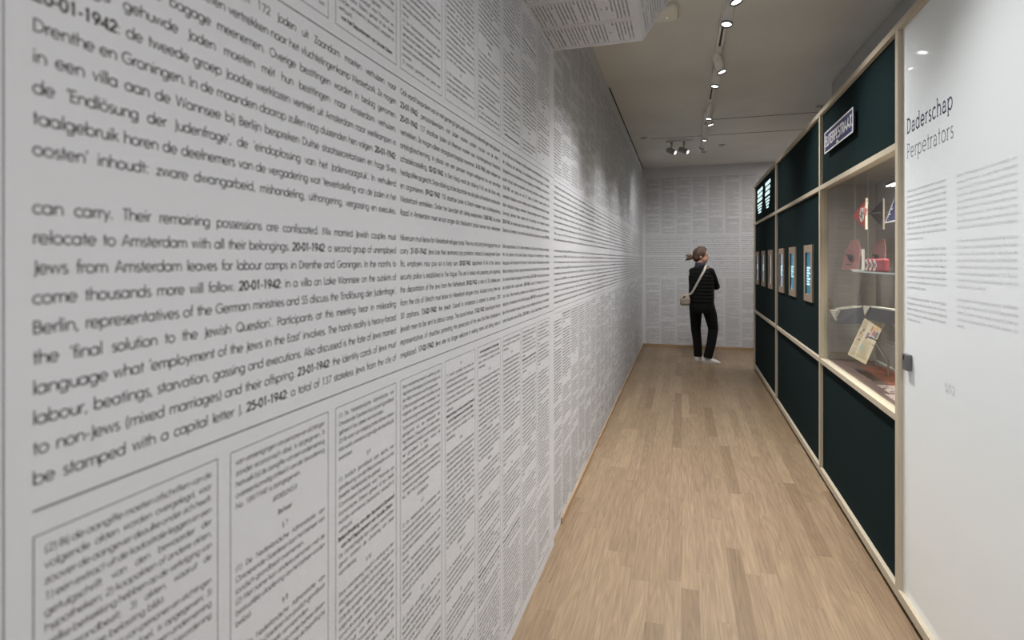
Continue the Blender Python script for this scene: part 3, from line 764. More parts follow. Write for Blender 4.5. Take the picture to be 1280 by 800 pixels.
# ------------------------------------------------------------------ exhibits inside the glazed case
M_REDC = mat('red_cloth', (.36, .03, .026), .8)
M_CREAM = mat('cream_tape', (.60, .52, .40), .8)
M_TAPE = mat('tan_tape', (.13, .11, .085), .8)
M_OLIVE = mat('olive_cloth', (.055, .054, .042), .85)
M_WCL = mat('white_cloth', (.70, .66, .62), .8)
M_BCL = mat('black_cloth', (.012, .012, .012), .8)
def pennant(px_h, px_a, y0, y1, ya, X, mt, label, name='pennant', emblem=False):
    t0 = U(px_h + .6, y0, X); t1 = U(px_h - 1.2, y1, X); ap = U(px_a, ya, X)
    t1.y = t0.y
    B = (X, t0.y, min(t0.z, t1.z)); tw_ = .016 if emblem else .003
    o = thing(name, label, 'pennant', B, RZ)
    MB().slab([t0, ap, t1], (.003, 0, 0)).build('cloth', mt, B, RZ, o)
    MB().box(X - .003, X + .006, t0.y - tw_, t0.y, t1.z - .003, t0.z + .003).build('hoist_tape', M_CREAM if emblem else M_TAPE, B, RZ, o)
    c = (t0 + t1) * .5 + Vector((0, .065, 0))
    if emblem:
        d = MB().tube([(X - .0016, c.y, c.z), (X - .0002, c.y, c.z)], .041, n=28, smooth=False); d.build('disc', M_WCL, B, RZ, o)
        e = TX(8); e.face((X - .0016, c.y, c.z), (0, -1, 0), (0, 0, 1), (-1, 0, 0), .0008)
        hooked(e, .026, .0075); e.build('emblem', M_BCL, B, RZ, o)
    # wire arm that carries the pennant
    MB().tube([(X + .006, t0.y - .008, (t0.z + t1.z) / 2), (XBK, t0.y - .06, (t0.z + t1.z) / 2 + .012)], .0035).build('arm', M_BLACK, B, RZ, o)
    return o
def hooked(e, r, w_):
    """historic party emblem on the exhibits, as the photograph shows it: a tilted cross with bent ends"""
    o, ex, ey = e.frame
    k = math.sqrt(.5)
    e.frame = (o, (ex + ey) * k, (ey - ex) * k)
    h_ = w_ / 2
    e.bar(-r, r, -h_, h_); e.bar(-h_, h_, -r, r)
    e.bar(-h_, r, r - w_, r); e.bar(-r, h_, -r, -r + w_); e.bar(r - w_, r, -r, h_); e.bar(-r, -r + w_, -h_, r)
    e.frame = (o, ex, ey)
pennant(1081.2, 1066.2, 248.5, 286.5, 270, .96, M_REDC, 'red triangular pennant with a white disc, hanging in the glazed case', emblem=True)
pennant(1103.6, 1087, 248.5, 286.5, 267, 1.03, M_OLIVE, 'olive grey triangular pennant hanging behind the red pennant')
# rosette tied to the red pennant's hoist
pr = U(1081.2, 265, .955)
rb = MB(); rb.slab([(.953, pr.y + .02, pr.z + .032), (.953, pr.y - .045, pr.z + .012), (.953, pr.y - .02, pr.z - .022), (.953, pr.y + .03, pr.z - .006)], (.004, 0, 0))
rb.build('ribbon_bow', mat('pink_ribbon', (.62, .25, .23), .7), tuple(Vector((.96, bpy.data.objects['pennant'].location.y, 0)) * 0 + Vector((.96, U(1081.8, 248.5, .96).y, min(U(1081.8, 248.5, .96).z, U(1080, 286.5, .96).z)))), RZ, bpy.data.objects['pennant'])
# blue enamel sign, half hidden by the post
q = [U(1113.3, 249, .97), U(1106.3, 279.3, .97)]
B = (.97, q[1].y, q[1].z)
bsn = thing('enamel_sign', 'dark blue white-bordered enamel sign at the near end of the glazed case', 'sign', B, RZ)
tl = Vector((.985, q[0].y, q[0].z)); bl = q[1]; brr = Vector((.97, q[1].y - .32, q[1].z)); trr = Vector((.985, q[0].y - .25, q[0].z))
MB().slab([tl, bl, brr, trr], (.003, 0, 0)).build('plate', M_BLUE, B, RZ, bsn)
bo = MB()
for g, h_ in ((tl, bl), (bl, brr)):
    d = (h_ - g).normalized(); nrm = Vector((0, 0, 1)) if abs(d.y) > abs(d.z) else Vector((0, -1, 0))
    bo.slab([g, h_, h_ + nrm * .008, g + nrm * .008], (-.0015, 0, 0))
bo.build('border', M_ENW, B, RZ, bsn)
t = TX(8); t.face((bl.x + .004, bl.y, bl.z), (0, -1, 0), (.08, 0, .99), (-1, 0, 0), .004)
for i in range(5): t.bar(.035 + .011 * i, .041 + .011 * i + .02 * (i % 2), .028 + i * .012, .035 + i * .012)
t.build('lettering', M_ENW, B, RZ, bsn)
MB().tube([(.985, q[0].y - .03, q[0].z), (.985, q[0].y - .03, 1.99)], .003).build('hanging_wire', M_STEEL, B, RZ, bsn)
MB().tube([(.988, q[1].y - .08, q[1].z + .06), (XBK, q[1].y - .08, q[1].z + .06)], .004).build('arm', M_BLACK, B, RZ, bsn)

# glass shelf and what stands on it
ZS = 1.424
B = (1.0, (s0 + s1) / 2, ZS)
sh = thing('glass_shelf', 'clear glass shelf across the middle of the glazed case', 'shelf', B, RZ)
M_SHELF = thin_glass('shelf_glass', (.90, .94, .92))
MB().box(.90, XBK - .002, s0 + .002, U(1062, 336, .95).y, ZS - .008, ZS).build('plate', M_SHELF, B, RZ, sh)
MB().box(.897, .900, s0 + .002, U(1066, 336, .9).y, ZS - .008, ZS).build('edge', mat('glass_edge', (.42, .46, .44), .2), B, RZ, sh)
for px in (1069, 1085):
    yy = U(px, 330, 1.0).y
    MB().tube([(1.0, yy, ZS), (1.0, yy, 1.99)], .0011).build('suspension_rod', M_STEEL, B, RZ, sh)
    MB().tube([(1.0, yy, ZS), (1.0, yy, ZS + .02)], .006).build('clamp', M_STEEL, B, RZ, sh)
def plaque(px0, px1, y0, y1, X, label):
    a_, b_ = U(px0, y1, X), U(px1, y1, X); top = U((px0 + px1) / 2, y0, X).z; z0_ = ZS + .0005
    w_ = a_.y - b_.y; B = (X, (a_.y + b_.y) / 2, z0_); hh = top - z0_
    o = thing('red_plaque', label, 'exhibit', B, RZ, 'red exhibits on the glass shelf')
    c = (a_.y + b_.y) / 2
    pts = [(-.5, .0), (.5, 0), (.5, .45), (.42, .72), (.22, 1), (-.22, 1), (-.42, .72), (-.5, .45)]
    MB().slab([(X + .03 * pz, c + py * w_, z0_ + pz * hh) for py, pz in pts], (.006, 0, 0)).build('board', M_PINK, B, RZ, o)
    e = TX(8); e.face((X + .012, c, z0_), (0, -1, 0), (0, 0, 1), (-1, 0, 0), .012)
    e.bar(-.10 * w_, .24 * w_, .38 * hh, .50 * hh); e.bar(-.02 * w_, .18 * w_, .30 * hh, .38 * hh); e.bar(-.24 * w_, .0, .47 * hh, .52 * hh); e.bar(-.2 * w_, .14 * w_, .16 * hh, .19 * hh)
    e.build('dark_mark', M_BCL, B, RZ, o)
M_PINK = mat('faded_red_cloth', (.27, .115, .10), .85)
plaque(1052, 1071, 300, 334, .96, 'faded red shaped cloth exhibit standing at the far end of the glass shelf')
plaque(1086, 1102.5, 299.5, 334, 1.08, 'faded red shaped cloth exhibit standing behind the armband on the glass shelf')
# armband with three repeated emblems
a_, b_ = U(1081, 337, .93), U(1105, 337, .93)
B = (.93, (a_.y + b_.y) / 2, ZS)
ab = thing('armband', 'red armband with white and black emblems at the front of the glass shelf', 'armband', B, RZ)
hh = .066
MB().box(.93, .955, b_.y, a_.y, ZS + .0005, ZS + hh).build('band', mat('crimson_cloth', (.25, .035, .045), .8), B, RZ, ab, bevel=.008)
for i in range(3):
    yy = a_.y - .012 - .068 * i
    e = TX(8); e.face((.93, yy, ZS + hh / 2), (0, -1, 0), (0, 0, 1), (-1, 0, 0), .0012)
    k = .029; o_, ex_, ey_ = e.frame
    for sg_ in (1, -1):
        e.rect.append([o_ + ex_ * p_ + ey_ * q_ * sg_ for p_, q_ in ((.0, k), (.030, k), (.062, 0), (.018, 0))][::sg_])
    e.build('white_chevron', M_WCL, B, RZ, ab)
    e = TX(8); e.face((.93, yy - .032, ZS + hh / 2), (0, -1, 0), (0, 0, 1), (-1, 0, 0), .0024)
    hooked(e, .014, .005); e.build('emblem', M_BCL, B, RZ, ab)
p = U(1080, 334, 1.0)
B = (1.0, p.y, ZS)
MBs = MB().box(.985, 1.0, p.y - .012, p.y + .012, ZS + .0005, ZS + .125).box(.93, .985, p.y - .012, p.y + .012, ZS + .0005, ZS + .004)
tag(MBs.build('display_stand', mat('frosted_acrylic', (.55, .55, .53), .3), B, RZ, bevel=.001), 'small pale acrylic stand between the two red exhibits on the shelf', 'stand')

# open book on wire rests
M_COV = noisy(mat('slate_cover', (.075, .07, .078), .6), (.066, .062, .07), (.085, .08, .088), nscale=14)
M_PAGE = noisy(mat('page_edges', (.60, .55, .47), .8), (.54, .49, .41), (.66, .61, .53), scale=(40, 1, 40), nscale=2)
XBk = 1.02
lt = [U(1044.5, 389, .925), U(1079, 383.5, XBk), U(1080, 404.5, XBk), U(1048, 405, .925)]
rt = [U(1084, 384, XBk), U(1117, 389, .965), U(1117, 406, .965), U(1083.5, 399, XBk)]
B = (XBk, lt[1].y, .815)
bk = thing('open_book', 'open book with slate grey covers and pale page edges on a wire rest', 'book', B, RZ)
MB().slab(lt, (.005, 0, 0)).build('cover', M_COV, B, RZ, bk)
MB().slab(rt, (.005, 0, 0)).build('cover', M_COV, B, RZ, bk)
up = Vector((0, 0, .014))
MB().slab([lt[0] + Vector((.006, .03, .004)), lt[0] + (lt[1] - lt[0]) * .62 + Vector((.006, 0, .002)), lt[0] + (lt[1] - lt[0]) * .60 + Vector((.006, 0, .020)), lt[0] + Vector((.006, .03, .018))], (.05, 0, 0)).build('page_block', M_PAGE, B, RZ, bk)
MB().slab([U(1037, 387, .897), U(1044.7, 388.5, .915), U(1043.5, 400.5, .915)], (.03, 0, 0)).build('page_block', M_PAGE, B, RZ, bk)
MB().slab([U(1078.5, 382, XBk - .01), U(1087.5, 383, XBk - .012), U(1080.7, 394, XBk - .01)], (.008, 0, 0)).build('page_block', M_PAGE, B, RZ, bk)
MB().slab([rt[0] + Vector((.006, 0, 0)), rt[1] + Vector((.006, 0, 0)), rt[1] + Vector((.006, 0, .008)), rt[0] + Vector((.006, 0, .008))], (.03, 0, 0)).build('page_block', M_PAGE, B, RZ, bk)
for pp in (U(1050, 404, .99), U(1071, 404, .99), U(1100, 402, .99)):
    MB().tube([(1.03, pp.y, pp.z + .004), (1.06, pp.y, pp.z - .02), (1.10, pp.y, .815)], .003).build('rest', M_STEEL, B, RZ, bk)

# leaning sheet of pictures and text
BLp = Vector((.942, sz(3.42, .942), .90)); BRp = Vector((.942, sz(3.07, .942), .90))
TLp = Vector((1.023, sz(3.36, 1.023) + .0, 1.13)); TRp = Vector((1.023, sz(3.02, 1.023), 1.13))
BLp, BRp, TLp, TRp = U(1059.5, 443, .942), U(1082, 455.5, .942), U(1080.5, 398, 1.023), U(1105, 405, 1.023)
B = (1.0, (BLp.y + BRp.y) / 2, .815)
doc = thing('printed_sheet', 'cream printed sheet with coloured drawings leaning on a metal stand in the case', 'document', B, RZ)
nrm = (BRp - BLp).cross(TLp - BLp).normalized()
if nrm.x > 0: nrm = -nrm
M_PAPER = noisy(mat('aged_paper', (.60, .50, .34), .8), (.54, .44, .28), (.64, .54, .39), nscale=9)
MB().slab([BLp, BRp, TRp, TLp], -nrm * .003).build('paper', M_PAPER, B, RZ, doc)
ex = (BRp - BLp); ey = (TLp - BLp)
t = TX(8); t.face(tuple(BLp), tuple(ex), tuple(ey), tuple(nrm), .0008)
rr = random.Random(5)
for c0, c1 in ((.07, .34),):
    for i in range(34):
        if i % 9 in (7, 8): continue
        t.bar(c0, c1 - rr.random() * .08, .93 - i * .026, .935 - i * .026)
for i in range(17): t.bar(.44, .93 - rr.random() * .1, .50 - i * .026, .505 - i * .026)
t.build('lettering', mat('faded_ink', (.20, .15, .12), .8), B, RZ, doc)
pics = [((.52, .64, .74, .90), (.50, .20, .13)), ((.66, .82, .66, .80), (.45, .13, .15)), ((.44, .60, .60, .72), (.30, .20, .28)), ((.80, .95, .62, .80), (.16, .18, .22)),
        ((.62, .80, .58, .66), (.35, .33, .38)), ((.70, .90, .82, .92), (.62, .36, .16)), ((.10, .20, .60, .68), (.40, .15, .10)), ((.16, .30, .70, .76), (.20, .13, .13)),
        ((.14, .30, .44, .50), (.38, .16, .10)), ((.42, .54, .26, .40), (.30, .42, .42)), ((.46, .52, .20, .28), (.34, .46, .46)), ((.46, .56, .54, .62), (.10, .09, .10))]
for i, ((x0, x1, y0, y1), c) in enumerate(pics):
    e = TX(8); e.face(tuple(BLp), tuple(ex), tuple(ey), tuple(nrm), .0012)
    o_, ax, ay = e.frame; cx_, cy_ = (x0 + x1) / 2, (y0 + y1) / 2
    e.rect.append([o_ + ax * (cx_ + dx * (x1 - x0) / 2) + ay * (cy_ + dy * (y1 - y0) / 2) for dx, dy in ((-.9, -.6), (.7, -1), (1, .5), (-.4, 1))])
    e.build('drawing', mat('drawing_ink', c, .8), B, RZ, doc)
e = TX(8); e.face(tuple(BLp), tuple(ex), tuple(ey), tuple(nrm), .0010); e.bar(.365, .40, .02, .98); e.build('fold', mat('pale_fold', (.70, .63, .50), .8), B, RZ, doc)
mid = (BLp + BRp + TLp + TRp) / 4
rod = MB()
ra = U(1089, 421.5, .975); rbv = U(1116, 421.5, .975); rbv.z = ra.z
for dz in (0, -.016):
    rod.tube([(1.02, ra.y - .10, ra.z + dz), (1.02, s0 + .01, ra.z + dz)], .003)
rod.tube([(1.03, mid.y, mid.z), (1.10, mid.y, .9), (1.10, mid.y, .815)], .006)
rod.build('stand', M_STEEL, B, RZ, doc)
MB().tube([ra + Vector((-.012, .0, 0)), Vector((ra.x - .012, ra.y - .14, ra.z))], .0035).build('clip_bar', M_BLACK, B, RZ, doc)

# ------------------------------------------------------------------ ceiling track and its spotlights
XT = .268
tr = thing('lighting_track', 'long pale ceiling track running down the corridor with spotlights on it', 'lighting track', (XT, 3.0, ZC))
TB = (XT, 3.0, ZC)
YT0, YT1 = .3, 7.75
for dx in (-.022, .008):
    MB().box(XT + dx, XT + dx + .014, YT0, YT1, ZC - .036, ZC).build('rail', M_LAMP, TB, parent=tr)
MB().box(XT - .008, XT + .008, YT0, YT1, ZC - .022, ZC).build('channel', mat('track_channel', (.05, .05, .048), .6), TB, parent=tr)
for yy in (2.0, 4.78, 6.35):
    MB().box(XT - .022, XT + .022, yy - .16, yy + .16, ZC - .038, ZC - .008).build('connector', mat('connector_grey', (.60, .59, .56), .5), TB, parent=tr)

def spotlight(y, aim, label, watts, x=XT, drop=.125, group='spotlights on the long track', size=radians(128), zc=ZC - .036, body=M_LAMP, tip=M_LENS, r=.033, length=.15, color=(1, .985, .965), blend=1.0):
    B = (x, y, zc)
    o = thing('spotlight', label, 'spotlight', B, 0, group)
    MB().box(x - .016, x + .016, y - .07, y + .07, zc - .028, zc).build('adaptor', body, B, parent=o, bevel=.003)
    pv = Vector((x, y, zc - drop + .02)); d = (Vector(aim) - pv).normalized()
    side = d.cross(Vector((0, 0, 1))).normalized()
    MB().tube([(x, y, zc - .028), (x, y, zc - drop + .045)], .007).build('stem', body, B, parent=o)
    yk = MB()
    for sg_ in (-1, 1):
        yk.tube([Vector((x, y, zc - drop + .045)), Vector((x, y, zc - drop + .045)) + side * sg_ * (r + .004), pv + side * sg_ * (r + .004)], .004, n=8)
    yk.build('yoke', body, B, parent=o)
    a0 = pv - d * length * .5; a1 = pv + d * length * .5
    MB().tube([a0, a0 + d * .012, a0 + d * .014, a1, a1 - d * .012], [r * .86, r * .98, r, r, r * .86], n=24, caps=True, axis=d).build('body', body, B, parent=o)
    MB().tube([a1 - d * .010, a1 - d * .006], r * .84, n=24, smooth=False).build('lens', tip, B, parent=o)
    rg = MB(); rg.tube([a1 - d * .006, a1 + d * .002, a1 + d * .002, a1 - d * .006], [r + .0012, r + .0012, r * .88, r * .88], n=24, caps=False, axis=d); rg.build('rim', M_BLACK, B, parent=o)
    if watts:
        l = bpy.data.lights.new('spot_beam', 'SPOT'); l.energy = watts * LAMP_GAIN; l.spot_size = size; l.spot_blend = blend; l.shadow_soft_size = .06; l.color = color
        lo = bpy.data.objects.new('spot_beam', l); lo.parent = o
        lo.location = (a1 + d * .012) - Vector(B); lo.rotation_euler = d.to_track_quat('-Z', 'Y').to_euler(); COL.objects.link(lo)
    return o
def yz(z, x=XT): return (z + x * sin(PHI)) / cos(PHI)
LAMPS = [  # first three are added out of view to light the panel and near wall
 (.70, (.62, 1.0, .0), 30, 'added unseen spotlight at the start of the track, aimed at the white panel'),
 (1.45, (-.30, 1.85, .1), 10, 'added unseen spotlight on the track, second from its start, aimed at the printed wall'),
 (1.95, (.62, 1.85, .0), 28, 'added unseen spotlight on the track, just before the cut-off one, aimed at the white panel'),
 (yz(3.02), (.85, yz(3.0) - .35, .7), 32, 'spotlight cut off by the top edge, aimed down to the right'),
 (yz(3.30), (-.24, yz(3.3) - .60, .0), 74, 'largest whole spotlight on the track, its bright lens tilted to the left wall'),
 (yz(4.14), (.95, yz(4.14) - .35, .7), 30, 'spotlight just beyond the first connector, aimed back to the right'),
 (yz(4.46), (-.22, yz(4.46) - .30, .0), 56, 'spotlight beside it with the bare track beginning behind, aimed left'),
 (yz(5.48), (-.22, yz(5.48) - .25, .0), 46, 'spotlight just before the ceiling joint, aimed left'),
 (yz(5.75), (.95, yz(5.75) - .3, .6), 18, 'spotlight just beyond the ceiling joint, aimed right'),
 (yz(6.46), (-.22, yz(6.46) - .1, .0), 26, 'spotlight third from the far end of the track, aimed at the left wall'),
 (yz(6.92), (XL, yz(6.92) + 1.3, .9), 20, 'spotlight second from the far end of the track, aimed at the far left corner'),
 (yz(7.12), (.70, YB, .5), 24, 'last spotlight on the track, its back to the viewer, aimed at the end wall'),
]
for y_, aim, w_, lab in LAMPS:
    spotlight(y_, aim, lab, w_, size=radians(102 if aim[0] < .3 else 100))
# short cross track with two dark-rimmed spots near the far left
yc = yz(7.45, -.1)
CB = (-.05, yc, ZC)
ctr = thing('lighting_track', 'short ceiling track across the corridor near the end wall', 'lighting track', CB)
MB().box(-.20, .14, yc - .018, yc + .018, ZC - .03, ZC).build('rail', M_LAMP, CB, parent=ctr, bevel=.003)
for xx, lab in ((-.13, 'left-hand spotlight of the pair on the short cross track'), (.03, 'right-hand spotlight of the pair on the short cross track')):
    spotlight(yc, (xx + .9, yc - .75, ZC - .70), lab, 0, x=xx, zc=ZC - .03, drop=.13, group='pair of spotlights on the cross track', tip=M_DIMLENS, body=M_GREYLAMP, r=.036, length=.15)

# pale rounded box on the ceiling beside the canopy
cb0 = (-.145, yz(3.55, -.1), ZC)
cbx = thing('ceiling_unit', 'pale rounded box with a tiny indicator light on the ceiling beside the canopy', 'ceiling unit', cb0)
def rrect(cx, cy, hx_, hy_, r, z, n=6):
    out = []
    for q, (sx, sy) in enumerate(((1, 1), (-1, 1), (-1, -1), (1, -1))):
        for i in range(n + 1):
            a_ = pi / 2 * q + pi / 2 * i / n
            out.append((cx + sx * (hx_ - r) + r * cos(a_), cy + sy * (hy_ - r) + r * sin(a_), z))
    return out
cx_, cy_ = cb0[0], cb0[1]
MB().rings([rrect(cx_, cy_, .120, .088, .03, ZC), rrect(cx_, cy_, .120, .088, .03, ZC - .006), rrect(cx_, cy_, .125, .093, .035, ZC - .008), rrect(cx_, cy_, .125, .093, .035, ZC - .036), rrect(cx_, cy_, .118, .086, .03, ZC - .045)]).build('housing', mat('pale_plastic', (.78, .77, .68), .45), cb0, parent=cbx)
MB().tube([(cx_ + .055, cy_ + .03, ZC - .048), (cx_ + .055, cy_ + .03, ZC - .044)], .004, n=10).build('indicator_light', mat('indicator', (.5, .7, .5), .3, emit=(.8, 1, .8), estr=.7), cb0, parent=cbx)
# small flush ceiling heads
for px, py, lab in ((805, 172, 'small flush sprinkler head on the ceiling near the left wall'), (902, 181, 'small flush sprinkler head on the ceiling beyond the end of the track'), (1026, 133, 'small flush sprinkler head on the ceiling above the display wall')):
    z_ = F * (ZC - H) / (YH - py); Xc = (px - 640) * z_ / F
    X_ = Xc * cos(PHI) - z_ * sin(PHI); Y_ = Xc * sin(PHI) + z_ * cos(PHI)
    B = (X_, Y_, ZC)
    hd = thing('sprinkler_head', lab, 'sprinkler', B, 0, 'sprinkler heads')
    MB().tube([(X_, Y_, ZC), (X_, Y_, ZC - .008), (X_, Y_, ZC - .012)], [.045, .045, .036], n=20, smooth=False).build('plate', mat('sprinkler_plate', (.40, .39, .35), .5), B, parent=hd)
    MB().tube([(X_, Y_, ZC - .012), (X_, Y_, ZC - .026)], .012, n=12).build('nozzle', M_STEEL, B, parent=hd)

# ------------------------------------------------------------------ the visitor
PX, PY = .312, 8.55
PBASE = (PX, PY, 0)
person = thing('person', 'person in black padded vest and black trousers standing before the end wall, seen from behind', 'person', PBASE)
def PP(u, w_, z): return Vector((PX + u, PY + w_, z))
YAW = radians(32)
RV = Vector((cos(YAW), -sin(YAW), 0)); FV = Vector((sin(YAW), cos(YAW), 0))
M_SKIN = mat('skin', (.50, .27, .19), .55)
M_HAIR = noisy(mat('brown_hair', (.06, .032, .018), .65), (.035, .018, .011), (.095, .053, .03), scale=(30, 30, 4), nscale=1.5)
M_VEST = mat('black_padded_nylon', (.005, .005, .0055), .75, spec=.2)
M_KNIT = mat('black_knit', (.0065, .0065, .007), .9, spec=.2)
M_TROU = mat('black_trousers', (.006, .006, .0065), .85, spec=.2)
M_SHOE = mat('white_shoe', (.62, .60, .57), .55)
def ell(c, a, b, z, n=28, e=2.4):
    out = []
    for k in range(n):
        t_ = 2 * pi * k / n; cx, sx = cos(t_), sin(t_)
        p = RV * (a * math.copysign(abs(cx) ** (2 / e), cx)) + FV * (b * math.copysign(abs(sx) ** (2 / e), sx))
        out.append(Vector((PX + c[0] + p.x, PY + c[1] + p.y, z)))
    return out
# key joints
TC = (-.035, .0)
SH_R = PP(.085, -.075, 1.325); SH_L = PP(-.150, .085, 1.325)
EL_R = PP(.172, .045, 1.105); EL_L = PP(-.100, .235, 1.10)
HD_R = PP(.00, .255, 1.150); HD_L = PP(.040, .250, 1.175)
HIP_L = PP(-.105, .045, .87); HIP_R = PP(.035, -.045, .87)
KN_L = PP(-.110, .085, .46); KN_R = PP(.128, -.01, .485)
AN_L = PP(-.078, .075, .085); AN_R = PP(.045, -.105, .085)
HC = PP(-.035, .0, 1.555)             # head centre; she looks to the right
def head(mb, g=0.0):
    mb.ball(HC + Vector((-.012, 0, .018)), .092 + g, .074 + g, .095 + g, n=24, m=16)
    mb.ball(HC + Vector((.030, 0, -.045)), .060 + g, .056 + g, .075 + g, n=20, m=12)
bd = MB()
head(bd)
bd.ball(HC + Vector((.045, 0, -.100)), .030, .032, .020)                                   # chin
bd.tube([HC + Vector((.078, 0, .012)), HC + Vector((.098, 0, -.022)), HC + Vector((.096, 0, -.034))], [.010, .015, .012], n=10)    # nose
bd.ball(HC + Vector((.084, 0, -.062)), .010, .020, .007); bd.ball(HC + Vector((.082, 0, -.074)), .010, .018, .007)                 # lips
bd.ball(HC + Vector((.074, 0, .030)), .014, .045, .012)                                    # brow
for sg_ in (-1, 1): bd.ball(HC + Vector((-.012, sg_ * .073, -.020)), .017, .008, .028)     # ears
bd.tube([HC + Vector((-.02, 0, -.06)), PP(-.055, 0, 1.44), PP(-.05, 0, 1.36)], [.052, .054, .062], n=16)
bd.rings([ell(TC, .13, .075, 1.38), ell(TC, .165, .10, 1.30), ell(TC, .155, .10, 1.1), ell(TC, .16, .10, .95), ell(TC, .155, .105, .82)])
bd.tube([SH_R, EL_R, HD_R], [.048, .040, .026], n=14); bd.tube([SH_L, EL_L, HD_L], [.048, .040, .026], n=14)
bd.tube([HIP_L, KN_L, AN_L], [.078, .052, .036], n=14); bd.tube([HIP_R, KN_R, AN_R], [.078, .052, .036], n=14)
def hand(mb, wrist, palm_dir, curl):
    d = palm_dir.normalized(); up_ = Vector((0, 0, 1)); c = curl.normalized()
    k = wrist + d * .045
    mb.ball(k, .040, .018, .040)
    for i, (off, L_) in enumerate(((.030, .066), (.011, .074), (-.009, .070), (-.028, .056))):
        b0 = k + up_ * off + d * .03
        mb.tube([b0, b0 + d * L_ * .45 + c * .006, b0 + d * L_ * .75 + c * .022, b0 + d * L_ * .85 + c * .042], [.0088, .0085, .008, .006], n=8)
    t0 = wrist + d * .02 + up_ * .03
    mb.tube([t0, t0 + d * .025 + up_ * .022 + c * .008, t0 + d * .05 + up_ * .030 + c * .020], [.011, .010, .007], n=8)
hand(bd, HD_R, Vector((-.9, .1, .25)), Vector((0, -1, 0)))
hand(bd, HD_L, Vector((.7, -.5, .3)), Vector((0, -1, 0)))
bd.build('body', M_SKIN, PBASE, parent=person, remesh=.007, smooth_it=3)
ey_ = MB()
for sg_ in (-1, 1): ey_.ball(HC + Vector((.083, sg_ * .030, .006)), .006, .012, .007, n=10, m=6)
ey_.build('eyes', mat('dark_eyes', (.03, .02, .015), .3), PBASE, parent=person)
# hair: a cap swept back into a low bun
hr = MB()
hr.ball(HC + Vector((-.024, 0, .026)), .100, .084, .098, n=24, m=16)
hr.ball(HC + Vector((-.058, 0, -.020)), .068, .074, .078, n=20, m=12)
hr.tube([HC + Vector((.062, 0, .070)), HC + Vector((.028, 0, .104)), HC + Vector((-.05, 0, .115))], [.028, .034, .03], n=12)
hr.build('hair', M_HAIR, PBASE, parent=person, remesh=.007, smooth_it=2)
bn = MB(); bc = HC + Vector((-.158, 0, -.022))
bn.ball(bc, .040, .042, .040)
for i in range(7):
    a_ = i * .9; bn.tube([bc + Vector((.03, .02 * cos(a_), .02 * sin(a_))), bc + Vector((-.02, .038 * cos(a_), .036 * sin(a_))), bc + Vector((-.052 - .01 * (i % 3), .030 * cos(a_ + .4), .032 * sin(a_ + .4) - .012))], [.014, .014, .006], n=8)
bn.tube([HC + Vector((-.09, 0, -.012)), bc], [.03, .022], n=10)
bn.build('hair_bun', noisy(mat('light_brown_hair', (.11, .06, .033), .65), (.06, .033, .018), (.16, .09, .05), nscale=40), PBASE, parent=person, remesh=.006, smooth_it=1)
# dark sweater with sleeves and collar
sw = MB()
sw.rings([ell(TC, .168, .108, .90), ell(TC, .166, .108, 1.1), ell(TC, .176, .112, 1.24), ell(TC, .150, .096, 1.335), ell(TC, .105, .078, 1.385), ell((-.045, .0), .072, .066, 1.42)])
for a_, b_, c_ in ((SH_R, EL_R, HD_R), (SH_L, EL_L, HD_L)):
    k = b_ + (c_ - b_) * .93
    sw.ball(a_, .060, .060, .056); sw.tube([a_, a_ + (b_ - a_) * .5, b_, b_ + (c_ - b_) * .4, k], [.060, .060, .053, .048, .036], n=16); sw.ball(b_, .053, .053, .053)
sw.tube([PP(-.05, 0, 1.38), PP(-.052, 0, 1.445)], [.078, .066], n=20)
sw.build('sweater', M_KNIT, PBASE, parent=person, remesh=.009, smooth_it=2)
MB().tube([PP(-.05, 0, 1.385), PP(-.052, 0, 1.455), PP(-.052, 0, 1.455), PP(-.05, 0, 1.39)], [.081, .070, .062, .070], n=24, caps=False).build('collar', mat('navy_collar', (.012, .014, .028), .8), PBASE, parent=person)
# padded vest with stitched rows
vr = []
z = .865
prof_v = [(.865, .178, .122), (1.0, .182, .122), (1.12, .178, .122), (1.24, .186, .122), (1.31, .172, .112), (1.36, .140, .098), (1.395, .100, .084), (1.41, .082, .078)]
def pv_(z):
    for (z0, a0, b0), (z1, a1, b1) in zip(prof_v, prof_v[1:]):
        if z0 <= z <= z1: k = (z - z0) / (z1 - z0); return a0 + (a1 - a0) * k, b0 + (b1 - b0) * k
    return prof_v[-1][1:]
zs = [.865 + i * .009 for i in range(61)]
for z in zs:
    a_, b_ = pv_(z); ph = (z - .865) / .052; puff = .010 * (abs(sin(pi * ph)) ** .6) * (1 if z < 1.33 else .4)
    vr.append(ell(TC, a_ + puff - .004, b_ + puff - .004, z, n=40))
MB().rings(vr).build('vest', M_VEST, PBASE, parent=person)
# trousers
tw = MB()
tw.rings([ell(TC, .166, .118, .90), ell(TC, .178, .128, .80), ell((-.035, 0), .172, .122, .72)])
tw.tube([HIP_L + Vector((-.0, 0, 0)), (HIP_L + KN_L) / 2 + Vector((-.004, 0, 0)), KN_L, (KN_L + AN_L) / 2 + Vector((.006, 0, 0)), AN_L + Vector((0, 0, -.022))], [.098, .086, .070, .064, .060], n=20)
tw.tube([HIP_R, (HIP_R + KN_R) / 2 + Vector((.012, 0, 0)), KN_R, (KN_R + AN_R) / 2 + Vector((.012, 0, 0)), AN_R + Vector((0, 0, -.008))], [.100, .090, .072, .066, .062], n=20)
tw.build('trousers', M_TROU, PBASE, parent=person, remesh=.010, smooth_it=2)
